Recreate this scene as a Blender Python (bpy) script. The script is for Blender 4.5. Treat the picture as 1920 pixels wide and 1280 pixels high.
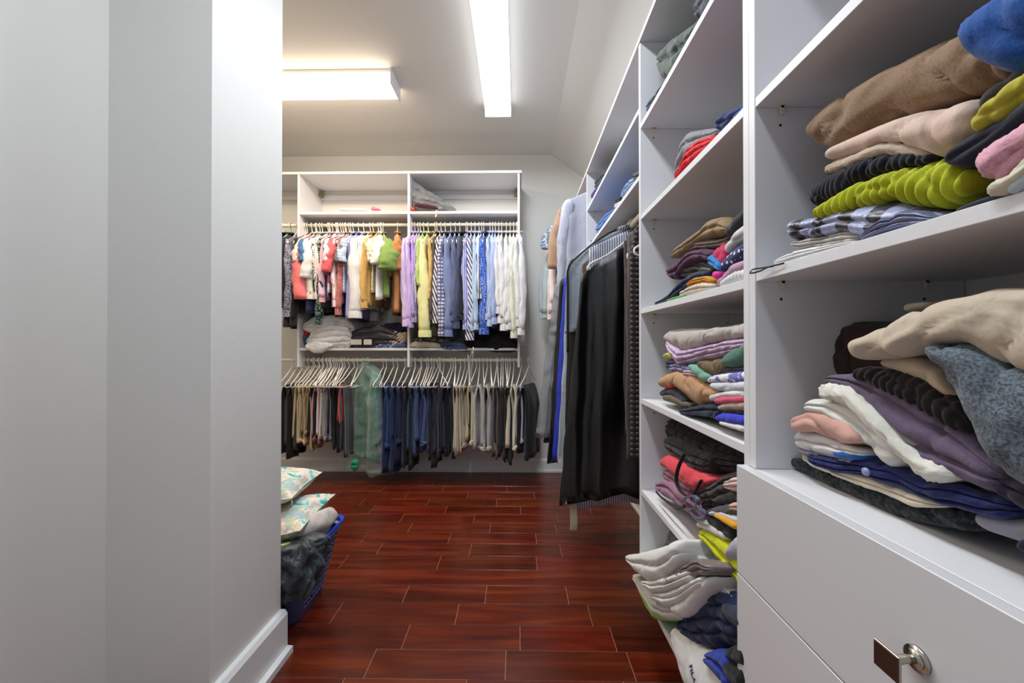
import bpy, math, random
import numpy as np
from mathutils import Vector, Matrix, Euler, noise
for o in list(bpy.data.objects): bpy.data.objects.remove(o, do_unlink=True)
SC = bpy.context.scene; COL = SC.collection
PI = math.pi
# ------------------------------------------------------------------ camera, world, lights, exposure
F = 715.0; H = 1.2
cam_d = bpy.data.cameras.new('camera'); cam = bpy.data.objects.new('camera', cam_d); COL.objects.link(cam)
cam_d.sensor_width = 36; cam_d.lens = 36*F/1920; cam_d.clip_start = .02
cam.location = (0, 0, H); cam.rotation_euler = (PI/2 + 4/F, 0, 11/F)
SC.camera = cam
w = bpy.data.worlds.new('world'); SC.world = w; w.use_nodes = True
w.node_tree.nodes['Background'].inputs[0].default_value = (.80, .88, 1, 1)
w.node_tree.nodes['Background'].inputs[1].default_value = .26
SC.view_settings.view_transform = 'Standard'; SC.view_settings.look = 'None'
SC.view_settings.exposure = 0.74; SC.view_settings.gamma = 1; SC.view_settings.use_curve_mapping = False
def area(name, loc, sx, sy, power, col, rot=(0, 0, 0)):
    l = bpy.data.lights.new(name, 'AREA'); l.shape = 'RECTANGLE'; l.size = sx; l.size_y = sy
    l.energy = power; l.color = col
    o = bpy.data.objects.new(name, l); COL.objects.link(o); o.location = loc; o.rotation_euler = rot
    return o
area('warm_tube_light', (-1.42, 2.535, 2.86), 1.1, .16, 15, (1, .80, .58))
area('cool_tube_light', (-.147, 2.2, 2.86),   .17, 1.15, 14, (.90, .95, 1))
area('rear_fill_light', (-.147, .55, 2.86), .17, 1.2, 15, (.88, .94, 1))  # fill lamp added overhead, out of view, to brighten the near walls; no fixture
# ------------------------------------------------------------------ pixel <-> world
RM = Euler((PI/2 + 4/F, 0, 11/F)).to_matrix()
def ray(u, v): return RM @ Vector(((u-960)/F, (640-v)/F, -1))
def onX(u, v, X): d = ray(u, v); return Vector((0, 0, H)) + d*(X/d.x)
def onY(u, v, Y): d = ray(u, v); return Vector((0, 0, H)) + d*(Y/d.y)
# ------------------------------------------------------------------ materials
def lin(h):
    h = h.lstrip('#'); c = [int(h[i:i+2], 16)/255 for i in (0, 2, 4)]
    return [((x+.055)/1.055)**2.4 if x > .04045 else x/12.92 for x in c] + [1]
_mc = {}
def newmat(key):
    m = bpy.data.materials.new(key); m.use_nodes = True
    nt = m.node_tree; return m, nt, nt.nodes['Principled BSDF'], nt.nodes, nt.links
def plain(key, hexc, rough=.5, metal=0, spec=.5, bump=0, bscale=200, var=0):
    if key in _mc: return _mc[key]
    m, nt, b, N, L = newmat(key)
    b.inputs['Base Color'].default_value = lin(hexc); b.inputs['Roughness'].default_value = rough
    b.inputs['Metallic'].default_value = metal; b.inputs['Specular IOR Level'].default_value = spec
    tc = N.new('ShaderNodeTexCoord')
    if bump:
        n = N.new('ShaderNodeTexNoise'); n.inputs['Scale'].default_value = bscale; L.new(tc.outputs['Object'], n.inputs['Vector'])
        bp = N.new('ShaderNodeBump'); bp.inputs['Strength'].default_value = bump; bp.inputs['Distance'].default_value = .002
        L.new(n.outputs['Fac'], bp.inputs['Height']); L.new(bp.outputs['Normal'], b.inputs['Normal'])
    if var:
        n = N.new('ShaderNodeTexNoise'); n.inputs['Scale'].default_value = 3; n.inputs['Detail'].default_value = 4
        L.new(tc.outputs['Object'], n.inputs['Vector'])
        mx = N.new('ShaderNodeMix'); mx.data_type = 'RGBA'; c = lin(hexc)
        mx.inputs[6].default_value = [x*(1-var) for x in c[:3]]+[1]; mx.inputs[7].default_value = c
        L.new(n.outputs['Fac'], mx.inputs[0]); L.new(mx.outputs[2], b.inputs['Base Color'])
    _mc[key] = m; return m
def fab(hexc, pat=None, col2=None, sc=1.0, rough=.85, wr=.5, axis=(1, 0, 0), sheen=.15):
    """woven cloth: colour, optional printed or woven pattern, wrinkles and weave as relief"""
    key = 'cloth_%s_%s_%s_%s_%s_%s_%s' % (hexc, pat, col2, sc, rough, wr, axis)
    if key in _mc: return _mc[key]
    m, nt, b, N, L = newmat(key)
    b.inputs['Roughness'].default_value = rough
    b.inputs['Sheen Weight'].default_value = sheen; b.inputs['Sheen Roughness'].default_value = .5
    b.inputs['Specular IOR Level'].default_value = .3 if rough > .5 else .6
    c1 = [min(x, .72) for x in lin(hexc)[:3]]+[1]; tc = N.new('ShaderNodeTexCoord'); O = tc.outputs['Object']
    n1 = N.new('ShaderNodeTexNoise'); n1.inputs['Scale'].default_value = 7; n1.inputs['Detail'].default_value = 4
    n1.inputs['Distortion'].default_value = .8; n1.inputs['Roughness'].default_value = .55
    n3 = N.new('ShaderNodeTexNoise'); n3.noise_type = 'RIDGED_MULTIFRACTAL'; n3.inputs['Scale'].default_value = 6; n3.inputs['Detail'].default_value = 2
    n3.inputs['Distortion'].default_value = .6
    mp = N.new('ShaderNodeMapping'); mp.inputs['Scale'].default_value = (1.0, 1.4, .7)
    L.new(O, mp.inputs['Vector']); L.new(mp.outputs[0], n1.inputs['Vector']); L.new(mp.outputs[0], n3.inputs['Vector'])
    sm_ = N.new('ShaderNodeMath'); sm_.operation = 'MULTIPLY_ADD'; L.new(n3.outputs['Fac'], sm_.inputs[0]); sm_.inputs[1].default_value = -.35; L.new(n1.outputs['Fac'], sm_.inputs[2])
    n2 = N.new('ShaderNodeTexNoise'); n2.inputs['Scale'].default_value = 420; L.new(O, n2.inputs['Vector'])
    bp = N.new('ShaderNodeBump'); bp.inputs['Strength'].default_value = wr; bp.inputs['Distance'].default_value = .02
    L.new(sm_.outputs[0], bp.inputs['Height'])
    bp2 = N.new('ShaderNodeBump'); bp2.inputs['Strength'].default_value = .25; bp2.inputs['Distance'].default_value = .001
    L.new(n2.outputs['Fac'], bp2.inputs['Height']); L.new(bp.outputs['Normal'], bp2.inputs['Normal'])
    L.new(bp2.outputs['Normal'], b.inputs['Normal'])
    def mix(fac, a, bb):
        mx = N.new('ShaderNodeMix'); mx.data_type = 'RGBA'
        for s, v in ((6, a), (7, bb)):
            if isinstance(v, list): mx.inputs[s].default_value = v
            else: L.new(v, mx.inputs[s])
        L.new(fac, mx.inputs[0]); return mx.outputs[2]
    def step(x, t):
        g = N.new('ShaderNodeMath'); g.operation = 'GREATER_THAN'; L.new(x, g.inputs[0]); g.inputs[1].default_value = t
        return g.outputs[0]
    c2 = lin(col2) if col2 else c1
    def wave(ax, s):
        d = N.new('ShaderNodeVectorMath'); d.operation = 'DOT_PRODUCT'; L.new(O, d.inputs[0]); d.inputs[1].default_value = ax
        a = N.new('ShaderNodeMath'); a.operation = 'MULTIPLY'; L.new(d.outputs['Value'], a.inputs[0]); a.inputs[1].default_value = s
        si = N.new('ShaderNodeMath'); si.operation = 'SINE'; L.new(a.outputs[0], si.inputs[0]); return si.outputs[0]
    out = None
    if pat == 'stripe': out = mix(step(wave(axis, 380*sc), .15), c1, c2)
    elif pat == 'plaid':
        o1 = mix(step(wave((.6, 1, 0), 190*sc), .3), c1, c2)
        out = mix(step(wave((0, 0, 1), 160*sc), .35), o1, [x*.55 for x in c2[:3]]+[1])
    elif pat == 'dots':
        v = N.new('ShaderNodeTexVoronoi'); v.inputs['Scale'].default_value = 60*sc; v.inputs['Randomness'].default_value = .35
        L.new(O, v.inputs['Vector']); out = mix(step(v.outputs['Distance'], .25), c2, c1)
    elif pat in ('floral', 'tweed', 'heather'):
        n = N.new('ShaderNodeTexNoise'); n.inputs['Scale'].default_value = {'floral': 45, 'tweed': 150, 'heather': 70}[pat]*sc
        n.inputs['Detail'].default_value = 3; L.new(O, n.inputs['Vector'])
        mr = N.new('ShaderNodeMapRange'); L.new(n.outputs['Fac'], mr.inputs[0]); mr.inputs[1].default_value = .34; mr.inputs[2].default_value = .68
        out = mix(mr.outputs[0] if pat == 'heather' else step(n.outputs['Fac'], .52), c1, c2)
    elif pat == 'garden':
        n = N.new('ShaderNodeTexNoise'); n.inputs['Scale'].default_value = 13*sc; n.inputs['Detail'].default_value = 3
        n.inputs['Distortion'].default_value = 1.5; L.new(O, n.inputs['Vector'])
        cr = N.new('ShaderNodeValToRGB'); L.new(n.outputs['Fac'], cr.inputs[0]); e = cr.color_ramp.elements
        e[0].position = .33; e[0].color = lin('2f9a9a'); e[1].position = .70; e[1].color = lin('f2a79c')
        for p, c in ((.40, '7cc4c0'), (.44, 'a9dad6'), (.48, 'efe6dc'), (.52, 'e9bfb6'), (.56, 'c3cfa0'), (.61, '8fbccf')):
            x = e.new(p); x.color = lin(c)
        out = cr.outputs[0]
    if out is None:
        out = mix(n1.outputs['Fac'], [x*.86 for x in c1[:3]]+[1], [min(1, x*1.08) for x in c1[:3]]+[1])
    L.new(out, b.inputs['Base Color'])
    _mc[key] = m; return m
def film(key, tint='ffffff', dens=.35):
    if key in _mc: return _mc[key]
    m, nt, b, N, L = newmat(key)
    tr = N.new('ShaderNodeBsdfTransparent'); tr.inputs[0].default_value = lin(tint)
    b.inputs['Base Color'].default_value = lin('e8ecee'); b.inputs['Roughness'].default_value = .12
    tc = N.new('ShaderNodeTexCoord'); n = N.new('ShaderNodeTexNoise'); n.noise_type = 'RIDGED_MULTIFRACTAL'
    n.inputs['Scale'].default_value = 7; n.inputs['Detail'].default_value = 2.5; n.inputs['Distortion'].default_value = .5
    L.new(tc.outputs['Object'], n.inputs['Vector'])
    bp = N.new('ShaderNodeBump'); bp.inputs['Strength'].default_value = 1; bp.inputs['Distance'].default_value = .06
    L.new(n.outputs['Fac'], bp.inputs['Height']); L.new(bp.outputs['Normal'], b.inputs['Normal'])
    cr = N.new('ShaderNodeMapRange'); L.new(n.outputs['Fac'], cr.inputs[0]); cr.inputs[1].default_value = .5; cr.inputs[2].default_value = 1.9
    cr.inputs[3].default_value = dens*.22; cr.inputs[4].default_value = dens*1.8
    mx = N.new('ShaderNodeMixShader'); L.new(cr.outputs[0], mx.inputs[0]); L.new(tr.outputs[0], mx.inputs[1]); L.new(b.outputs[0], mx.inputs[2])
    L.new(mx.outputs[0], N['Material Output'].inputs[0]); _mc[key] = m; return m
M_wall = plain('wall_paint', 'dddcd8', .6, bump=.15, bscale=260)
M_ceil = plain('ceiling_paint', 'dddbd6', .7, bump=.1, bscale=260)
M_trim = plain('trim_paint', 'e4e5e6', .35)
M_lam = plain('white_laminate', 'dedee1', .42, bump=.03, bscale=500)
M_edge = plain('edge_banding', 'ececf0', .4)
M_draw = plain('drawer_laminate', 'cfcfd2', .4)
M_rod = plain('cream_rod', 'ded6c4', .3)
M_plastic = plain('white_hanger_plastic', 'e6e3db', .35)
M_blackp = plain('black_plastic', '19191b', .3)
M_chrome = plain('brushed_nickel', 'b9b3a8', .25, metal=1)
M_brown = plain('dark_wood_plate', '38221b', .35)
M_hole = plain('hole_black', '0a0a0a', .9)
M_brkt = plain('bronze_bracket', '8f8468', .5, metal=.3)
M_pin = plain('clear_pin', 'd9d2bc', .3)
M_film = film('clear_film'); M_film2 = film('grey_film', 'c9cdd4', .85)
# ------------------------------------------------------------------ object helpers
def mk(name, V, Fc, mat, parent=None, loc=(0, 0, 0), smooth=True, rot=None):
    me = bpy.data.meshes.new(name); me.from_pydata([tuple(v) for v in V], [], Fc); me.update()
    if smooth: me.polygons.foreach_set('use_smooth', [True]*len(me.polygons))
    if mat: me.materials.append(mat)
    return ob(name, me, parent, loc, rot)
def ob(name, me, parent=None, loc=(0, 0, 0), rot=None):
    o = bpy.data.objects.new(name, me); COL.objects.link(o); o.location = loc
    if rot: o.rotation_euler = rot
    if parent: o.parent = parent
    return o
def tag(o, label, cat, group=None):
    o['label'] = label; o['category'] = cat
    if group: o['group'] = group
    return o
def thing(name, label, cat, loc=(0, 0, 0), rot=None, group=None):
    return tag(ob(name, None, None, loc, rot), label, cat, group)
def struct(o): o['kind'] = 'structure'; return o
def boxvf(x0, x1, y0, y1, z0, z1, bev=0.0):
    import bmesh
    V = [(x, y, z) for x in (x0, x1) for y in (y0, y1) for z in (z0, z1)]
    Fc = [(0, 1, 3, 2), (4, 6, 7, 5), (0, 4, 5, 1), (2, 3, 7, 6), (0, 2, 6, 4), (1, 5, 7, 3)]
    if not bev: return V, Fc
    bm = bmesh.new(); vs = [bm.verts.new(v) for v in V]
    for f in Fc: bm.faces.new([vs[i] for i in f])
    bmesh.ops.bevel(bm, geom=bm.edges[:], offset=bev, segments=1, affect='EDGES'); bm.verts.index_update()
    V = [tuple(v.co) for v in bm.verts]; Fc = [tuple(v.index for v in f.verts) for f in bm.faces]; bm.free()
    return V, Fc
def box(name, x0, x1, y0, y1, z0, z1, mat, parent=None, bev=.001):
    c = Vector(((x0+x1)/2, (y0+y1)/2, min(z0, z1)))
    V, Fc = boxvf(x0-c.x, x1-c.x, y0-c.y, y1-c.y, z0-c.z, z1-c.z, bev)
    p = Vector(parent.location) if parent and parent.parent is None else (Vector(parent.location)+Vector(parent.parent.location) if parent else Vector())
    return mk(name, V, Fc, mat, parent, c-p, smooth=False)
def join(parts):
    V, Fc = [], []
    for v, f in parts:
        n = len(V); V += list(v); Fc += [tuple(i+n for i in q) for q in f]
    return V, Fc
def tube(pts, r, seg=8, ry=None, closed=False):
    """swept tube; r number or list"""
    pts = [Vector(p) for p in pts]; n = len(pts); V, Fc = [], []
    up = None
    for i, p in enumerate(pts):
        a = pts[(i-1) % n] if (closed or i > 0) else p; b = pts[(i+1) % n] if (closed or i < n-1) else p
        t = (b-a).normalized()
        if up is None:
            up = Vector((0, 1, 0)) if abs(t.y) < .9 else Vector((1, 0, 0))
        s = t.cross(up)
        s = s.normalized() if s.length > 1e-6 else Vector((1, 0, 0)); up = s.cross(t).normalized()
        rr = r[i] if hasattr(r, '__len__') else r; r2 = rr if ry is None else ry
        for k in range(seg):
            q = 2*PI*k/seg; V.append(p + s*(rr*math.cos(q)) + up*(r2*math.sin(q)))
    m = n if closed else n-1
    for i in range(m):
        for k in range(seg):
            a = i*seg+k; b = i*seg+(k+1) % seg; c = ((i+1) % n)*seg+(k+1) % seg; d = ((i+1) % n)*seg+k
            Fc.append((a, b, c, d))
    if not closed: Fc.append(tuple(range(seg))[::-1]); Fc.append(tuple(range((n-1)*seg, n*seg)))
    return V, Fc
def smoothline(P, n):
    """Catmull-Rom through the points"""
    P = [Vector(p) for p in P]; out = []; k = len(P)-1
    for i in range(n+1):
        t = i/n*k; a = min(int(t), k-1); f = t-a
        p0 = P[max(a-1, 0)]; p1 = P[a]; p2 = P[a+1]; p3 = P[min(a+2, k)]
        out.append(.5*((2*p1)+(p2-p0)*f+(2*p0-5*p1+4*p2-p3)*f*f+(3*p1-p0-3*p2+p3)*f**3))
    return out
def cyl(axis, c, r, l0, l1, seg=16):
    V, Fc = [], []
    for l in (l0, l1):
        for k in range(seg):
            q = 2*PI*k/seg; a, b = r*math.cos(q), r*math.sin(q)
            V.append({'x': (l, c[0]+a, c[1]+b), 'y': (c[0]+a, l, c[1]+b), 'z': (c[0]+a, c[1]+b, l)}[axis])
    for k in range(seg): Fc.append((k, (k+1) % seg, seg+(k+1) % seg, seg+k))
    Fc += [tuple(range(seg))[::-1], tuple(range(seg, 2*seg))]
    return V, Fc
# ------------------------------------------------------------------ folded cloth laid on a shelf
SEED = [1]
def fold_mesh(S, plane, c, depth, layers=2, rib=0, ribamp=.004, wob=.004, rest=None, lean=0, fuzz=0, ns=None, wrk=.7, bob=0):
    """S: front profile (u, top, bottom); the cloth runs back from the front plane by depth, its front a rounded fold"""
    f = onX if plane == 'X' else onY
    P = []
    for s in S:
        pt = f(s[0], s[1], c); pb = f(s[0], s[2], c)
        P.append(((pt.y if plane == 'X' else pt.x), pt.z, pb.z))
    P.sort(); P = np.array(P); s0, s1 = P[0, 0], P[-1, 0]
    ln = s1-s0
    n = ns or int(min(240, max(24, ln/(rib/7) if rib else ln/.005)))
    if not rib and not bob: n = min(n, 96)
    tt = np.linspace(0, 1, n+1)
    if not rib: tt = .55*(.5-.5*np.cos(PI*tt))+.45*tt
    fine = np.linspace(s0, s1, 200)
    zt = np.interp(fine, P[:, 0], P[:, 1]); zb = np.interp(fine, P[:, 0], P[:, 2])
    ker = np.hanning(15); ker /= ker.sum()
    def sm(a): return np.convolve(np.pad(a, 7, mode='reflect', reflect_type='odd'), ker, mode='valid')
    zt, zb = sm(zt), sm(zb)
    ss = s0+tt*ln; zt = np.interp(ss, fine, zt); zb = np.interp(ss, fine, zb)
    if rest is not None:
        zb = np.maximum(zb, rest+.0015); zt = np.maximum(zt, zb+.004)
    SEED[0] += 1; sd = SEED[0]*7.31
    nn = 12+7*layers; bk = 9; rings = []; zmin = float(zb.min()); mid = (s0+s1)/2
    for i in range(n+1):
        q = min(tt[i], 1-tt[i])*ln; R = min(.016, ln*.2)
        end = math.sqrt(max(0, 1-(1-min(1, q/R))**2)); end = .10+.90*end
        Hh = (zt[i]-zb[i])/2*(.45+.55*end); zc = (zt[i]+zb[i])/2
        D = depth; inset = (1-end)*.022; nr = min(Hh*1.15+.002, .034, D*.35)
        pts = []
        for k in range(nn+1):
            a = -PI/2+PI*k/nn; hn = math.sin(a); ca = max(0, math.cos(a))
            g = 0
            if layers > 1:
                g = (1-abs(math.sin(PI*layers*(hn+1)/2+.5*math.sin(ss[i]*17+sd)*(1-hn*hn))))**2.2*min(.016, .35*Hh+.003)*(1-hn**6)
            pts.append((nr*(1-ca**.8)+g+inset, hn, 1.0))
        for k in range(1, bk): pts.append((nr+inset+(D-nr-inset)*k/bk, 1, max(0, 1-k/bk*1.2)))
        pts += [(D, .8, 0), (D, -.8, 0)]
        for k in range(5, 0, -1): pts.append((nr+inset+(D-nr-inset)*k/6, -1, 0))
        ring = []
        for d, hn, fr in pts:
            x = d; z = zc+Hh*hn; p = ss[i]
            nv = noise.noise(Vector((p*9+sd, d*7, z*12)))
            n2 = noise.noise(Vector((p*26+sd, d*15+5, z*40)))
            x += wob*1.2*nv+wob*.45*n2
            z += (wob*.9*nv+wob*.4*n2)*min(1, Hh/.02)
            # ridged creases
            cr = noise.noise(Vector((p*17+z*9+sd*.3, d*8+z*6, z*16-p*6)))
            w_ = max(0, 1-abs(cr)*5.5)**2*.0075*wrk*min(1, Hh/.022)
            x += w_*(1-abs(hn)*.5); z -= w_*hn*.8
            s_ = p+wob*.7*n2
            if rib:
                rr = ribamp*(abs(math.sin(PI*(p+.25*(z-zc)+.12*d)/rib))**.7-.6); x -= rr*(1-abs(hn)**3); z += rr*hn
            if bob:
                v_ = max(0, noise.noise(Vector((p*210, d*210, z*210)))); x -= bob*v_; z += bob*v_*hn
            if fuzz: x += random.uniform(-fuzz, fuzz); z += random.uniform(-fuzz, fuzz)
            z += lean*d
            if rest is not None: z = max(z, rest+.0008)
            ring.append((s_-mid, x, z-zmin))
        rings.append(ring)
    m = len(rings[0]); V, Fc = [], []
    for r in rings: V += r
    for i in range(n):
        for k in range(m):
            Fc.append((i*m+k, i*m+(k+1) % m, (i+1)*m+(k+1) % m, (i+1)*m+k))
    for base in (0, n*m):
        cc = np.mean(np.array(V[base:base+m]), axis=0); V.append(tuple(cc)); ci = len(V)-1
        for k in range(m):
            t = (base+k, base+(k+1) % m, ci); Fc.append(t if base else t[::-1])
    if plane == 'X': V = [(v[1], v[0], v[2]) for v in V]; loc = (c, mid, zmin)
    else: V = [(v[0], v[1], v[2]) for v in V]; loc = (mid, c, zmin); Fc = [t[::-1] for t in Fc]
    return V, Fc, loc
def folded(name, label, cat, mat, S, plane='X', c=.49, depth=.26, group=None, **kw):
    V, Fc, loc = fold_mesh(S, plane, c, depth, **kw)
    return tag(mk(name, V, Fc, mat, None, loc), label, cat, group)
# ------------------------------------------------------------------ the room
ZC = 2.98; YB = 3.59; XR = .872
def prism(name, pts, z0, z1, mat):
    n = len(pts); V = [(x, y, z0) for x, y in pts]+[(x, y, z1) for x, y in pts]
    Fc = [tuple(range(n))[::-1], tuple(range(n, 2*n))]+[(i, (i+1) % n, n+(i+1) % n, n+i) for i in range(n)]
    return struct(mk(name, V, Fc, mat, smooth=False))
XS = .32; SLOPE = .75
def wallbox(name, *a): V, Fc = boxvf(*a); return struct(mk(name, V, Fc, M_wall, smooth=False))
wall_back = wallbox('wall_back', -2.8, .95, YB, YB+.1, -.02, 3.0)
zr = ZC-(XR-XS)*SLOPE
wall_right = wallbox('wall_right', XR, XR+.1, -1.2, YB+.1, -.02, zr)
wall_left = wallbox('wall_left', -2.8, -2.7, 1.48, YB+.1, -.02, 3.0)
wall_front = prism('wall_partition', [(-.926, 1.136), (-.926, 1.48), (-2.8, 1.48), (-2.8, -1.2), (-1.244, -1.2), (-1.244, 1.136)], -.02, 3.0, M_wall)
Y0, Y1 = -1.2, YB+.1
V = [(-2.8, ZC), (XS, ZC), (XR+.1, ZC-(XR+.1-XS)*SLOPE), (XR+.1, ZC+.1), (-2.8, ZC+.1)]
n = len(V)
VV = [(x, Y0, z) for x, z in V]+[(x, Y1, z) for x, z in V]
struct(mk('ceiling', VV, [(0, 1, 2, 3, 4), (9, 8, 7, 6, 5)]+[(i, n+i, n+(i+1) % n, (i+1) % n) for i in range(n)], M_ceil, smooth=False))
# baseboards with a shoe moulding
def moulding(name, prof, a, b, nrm, mat=M_trim):
    """profile of (out, z) swept from a to b along the wall; nrm points into the room"""
    V = []
    for p in (a, b):
        for o, z in prof: V.append((p[0]+nrm[0]*o, p[1]+nrm[1]*o, z))
    k = len(prof); Fc = [(i, (i+1) % k, k+(i+1) % k, k+i) for i in range(k)]+[tuple(range(k))[::-1], tuple(range(k, 2*k))]
    return V, Fc
prof = [(-.0, 0), (.05, 0), (.05, .024), (.028, .026), (.028, .150), (.018, .165), (0, .165)]
V, Fc = moulding('b', prof, (-.926, 1.136), (-.926, 1.48), (1, 0)); struct(mk('baseboard_partition', V, Fc, M_trim, smooth=False))
prof2 = [(0, 0), (.028, 0), (.028, .018), (.016, .02), (.016, .105), (.008, .12), (0, .12)]
V, Fc = moulding('b', prof2, (-2.7, YB), (XR, YB), (0, -1)); struct(mk('baseboard_back', V, Fc, M_trim, smooth=False))
V, Fc = moulding('b', prof2, (XR, YB), (XR, -1.2), (-1, 0)); struct(mk('baseboard_right', V, Fc, M_trim, smooth=False))
# ------------------------------------------------------------------ floor of separate planks
def wood():
    m, nt, b, N, L = newmat('red_hardwood')
    tc = N.new('ShaderNodeTexCoord'); oi = N.new('ShaderNodeObjectInfo')
    add = N.new('ShaderNodeVectorMath'); add.operation = 'ADD'
    sc = N.new('ShaderNodeVectorMath'); sc.operation = 'SCALE'; sc.inputs[3].default_value = 40
    L.new(oi.outputs['Location'], sc.inputs[0]); L.new(tc.outputs['Object'], add.inputs[0]); L.new(sc.outputs[0], add.inputs[1])
    mp = N.new('ShaderNodeMapping'); mp.inputs['Scale'].default_value = (.9, 9, 1); L.new(add.outputs[0], mp.inputs[0])
    n = N.new('ShaderNodeTexNoise'); n.inputs['Scale'].default_value = 1.6; n.inputs['Detail'].default_value = 5; n.inputs['Distortion'].default_value = .9
    L.new(mp.outputs[0], n.inputs['Vector'])
    cr = N.new('ShaderNodeValToRGB'); e = cr.color_ramp.elements; L.new(n.outputs['Fac'], cr.inputs[0])
    e[0].position = .28; e[0].color = lin('42190f'); e[1].position = .75; e[1].color = lin('854528')
    x = e.new(.5); x.color = lin('652b19')
    r = N.new('ShaderNodeValToRGB'); L.new(oi.outputs['Random'], r.inputs[0]); e = r.color_ramp.elements
    e[0].color = lin('e0cfc4'); e[1].color = lin('ffdcc8'); x = e.new(.3); x.color = lin('f5bcae'); x = e.new(.6); x.color = lin('cfc6b0')
    mx = N.new('ShaderNodeMix'); mx.data_type = 'RGBA'; mx.blend_type = 'MULTIPLY'; mx.inputs[0].default_value = 1
    L.new(cr.outputs[0], mx.inputs[6]); L.new(r.outputs[0], mx.inputs[7]); L.new(mx.outputs[2], b.inputs['Base Color'])
    b.inputs['Roughness'].default_value = .24; b.inputs['Specular IOR Level'].default_value = .5
    bp = N.new('ShaderNodeBump'); bp.inputs['Strength'].default_value = .06; bp.inputs['Distance'].default_value = .001
    L.new(n.outputs['Fac'], bp.inputs['Height']); L.new(bp.outputs['Normal'], b.inputs['Normal'])
    return m
M_wood = wood()
floor = struct(box('floor', -2.8, XR+.05, -1.2, YB+.05, -.06, -.002, plain('joint_filler', 'a98472', .6), bev=0))
floor.location.z = -.06
rows = {  # joints seen in the photograph, as x of the joint, per row
    0: [694, ], 1: [975, 1148], 2: [630, 857], 3: [761, 911, 1063], 4: [], 5: [643, 823, 1006], 6: [711, 882, 1051], 7: [682, 843, 1005],
    8: [769, 919], 9: [753, 889], 10: [696, 836, 976], 11: [679, 802, 931], 12: [630, 763, 877, 1002], 13: [718, 831, 950], 14: [624, 812, 928], 15: [700, 840], 16: [760, 900]}
PW = .132
for r in range(-5, 17):
    y0 = 1.368+PW*r; y1 = min(y0+PW, YB)
    if r >= 0: ymid = (y0+y1)/2; J = [onZ_x for onZ_x in [((u-971)/F*ymid) for u in rows[r]]]
    else: J = []
    random.seed(r+50)
    if not J: J = [-1.15 + random.random()*.5 if r != 4 else -1.4]
    J.sort()
    xl = J[0]
    while xl > -2.7: xl -= random.uniform(.42, .62) if r > 0 else .9; J.insert(0, max(xl, -2.7))
    xr = J[-1]
    while xr < XR: xr += random.uniform(.42, .6) if r not in (4,) else 2.3; J.append(min(xr, XR))
    for a, b in zip(J, J[1:]):
        if b-a < .02: continue
        dz = random.uniform(-.0004, .0004)
        box('plank', a+.0011, b-.0011, y0+.0011, y1-.0011, -.0019, dz, M_wood, floor, bev=.0009)
# ------------------------------------------------------------------ ceiling lights
def lens_mat(key, col, st):
    m, nt, b, N, L = newmat(key)
    b.inputs['Base Color'].default_value = (.9, .9, .9, 1); b.inputs['Roughness'].default_value = .3
    b.inputs['Emission Color'].default_value = col; b.inputs['Emission Strength'].default_value = st
    tc = N.new('ShaderNodeTexCoord'); v = N.new('ShaderNodeTexChecker'); v.inputs['Scale'].default_value = 180
    L.new(tc.outputs['Object'], v.inputs['Vector'])
    bp = N.new('ShaderNodeBump'); bp.inputs['Strength'].default_value = .4; bp.inputs['Distance'].default_value = .001
    L.new(v.outputs['Fac'], bp.inputs['Height']); L.new(bp.outputs['Normal'], b.inputs['Normal']); return m
def ceiling_lamp(label, cx, cy, ln, alongx, col, st):
    t = thing('ceiling_light', label, 'ceiling light', (cx, cy, 2.88), (0, 0, 0 if alongx else PI/2))
    hw = .095; h = ln/2
    V, Fc = boxvf(-h+.004, h-.004, -hw+.006, hw-.006, .068, .0985, .002); mk('housing', V, Fc, M_trim, t, smooth=False)
    prof = []
    for k in range(17):
        a = PI*k/16; prof.append((-hw*math.copysign(abs(math.cos(a))**.45, math.cos(a)), .068-.066*abs(math.sin(a))**.45))
    V, Fc = [], []
    for x in (-h+.004, h-.004): V += [(x, y, z) for y, z in prof]
    k = len(prof); Fc = [(i, i+1, k+i+1, k+i) for i in range(k-1)]+[(k-1, 0, k, 2*k-1), tuple(range(k)), tuple(range(k, 2*k))[::-1]]
    mk('diffuser', V, Fc, lens_mat('diffuser_'+('warm' if alongx else 'cool'), col, st), t)
    for s in (-1, 1):
        V, Fc = boxvf(s*h-.004, s*h+.004, -hw-.003, hw+.003, -.001, .099, .0015); mk('end_cap', V, Fc, M_trim, t, smooth=False)
ceiling_lamp('white box ceiling light with warm glow running across the room', -1.43, 2.535, 1.22, True, (1, .84, .64, 1), 6)
ceiling_lamp('long cool white ceiling light running away down the room', -.147, 2.21, 1.22, False, (.90, .95, 1, 1), 2.2)
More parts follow.
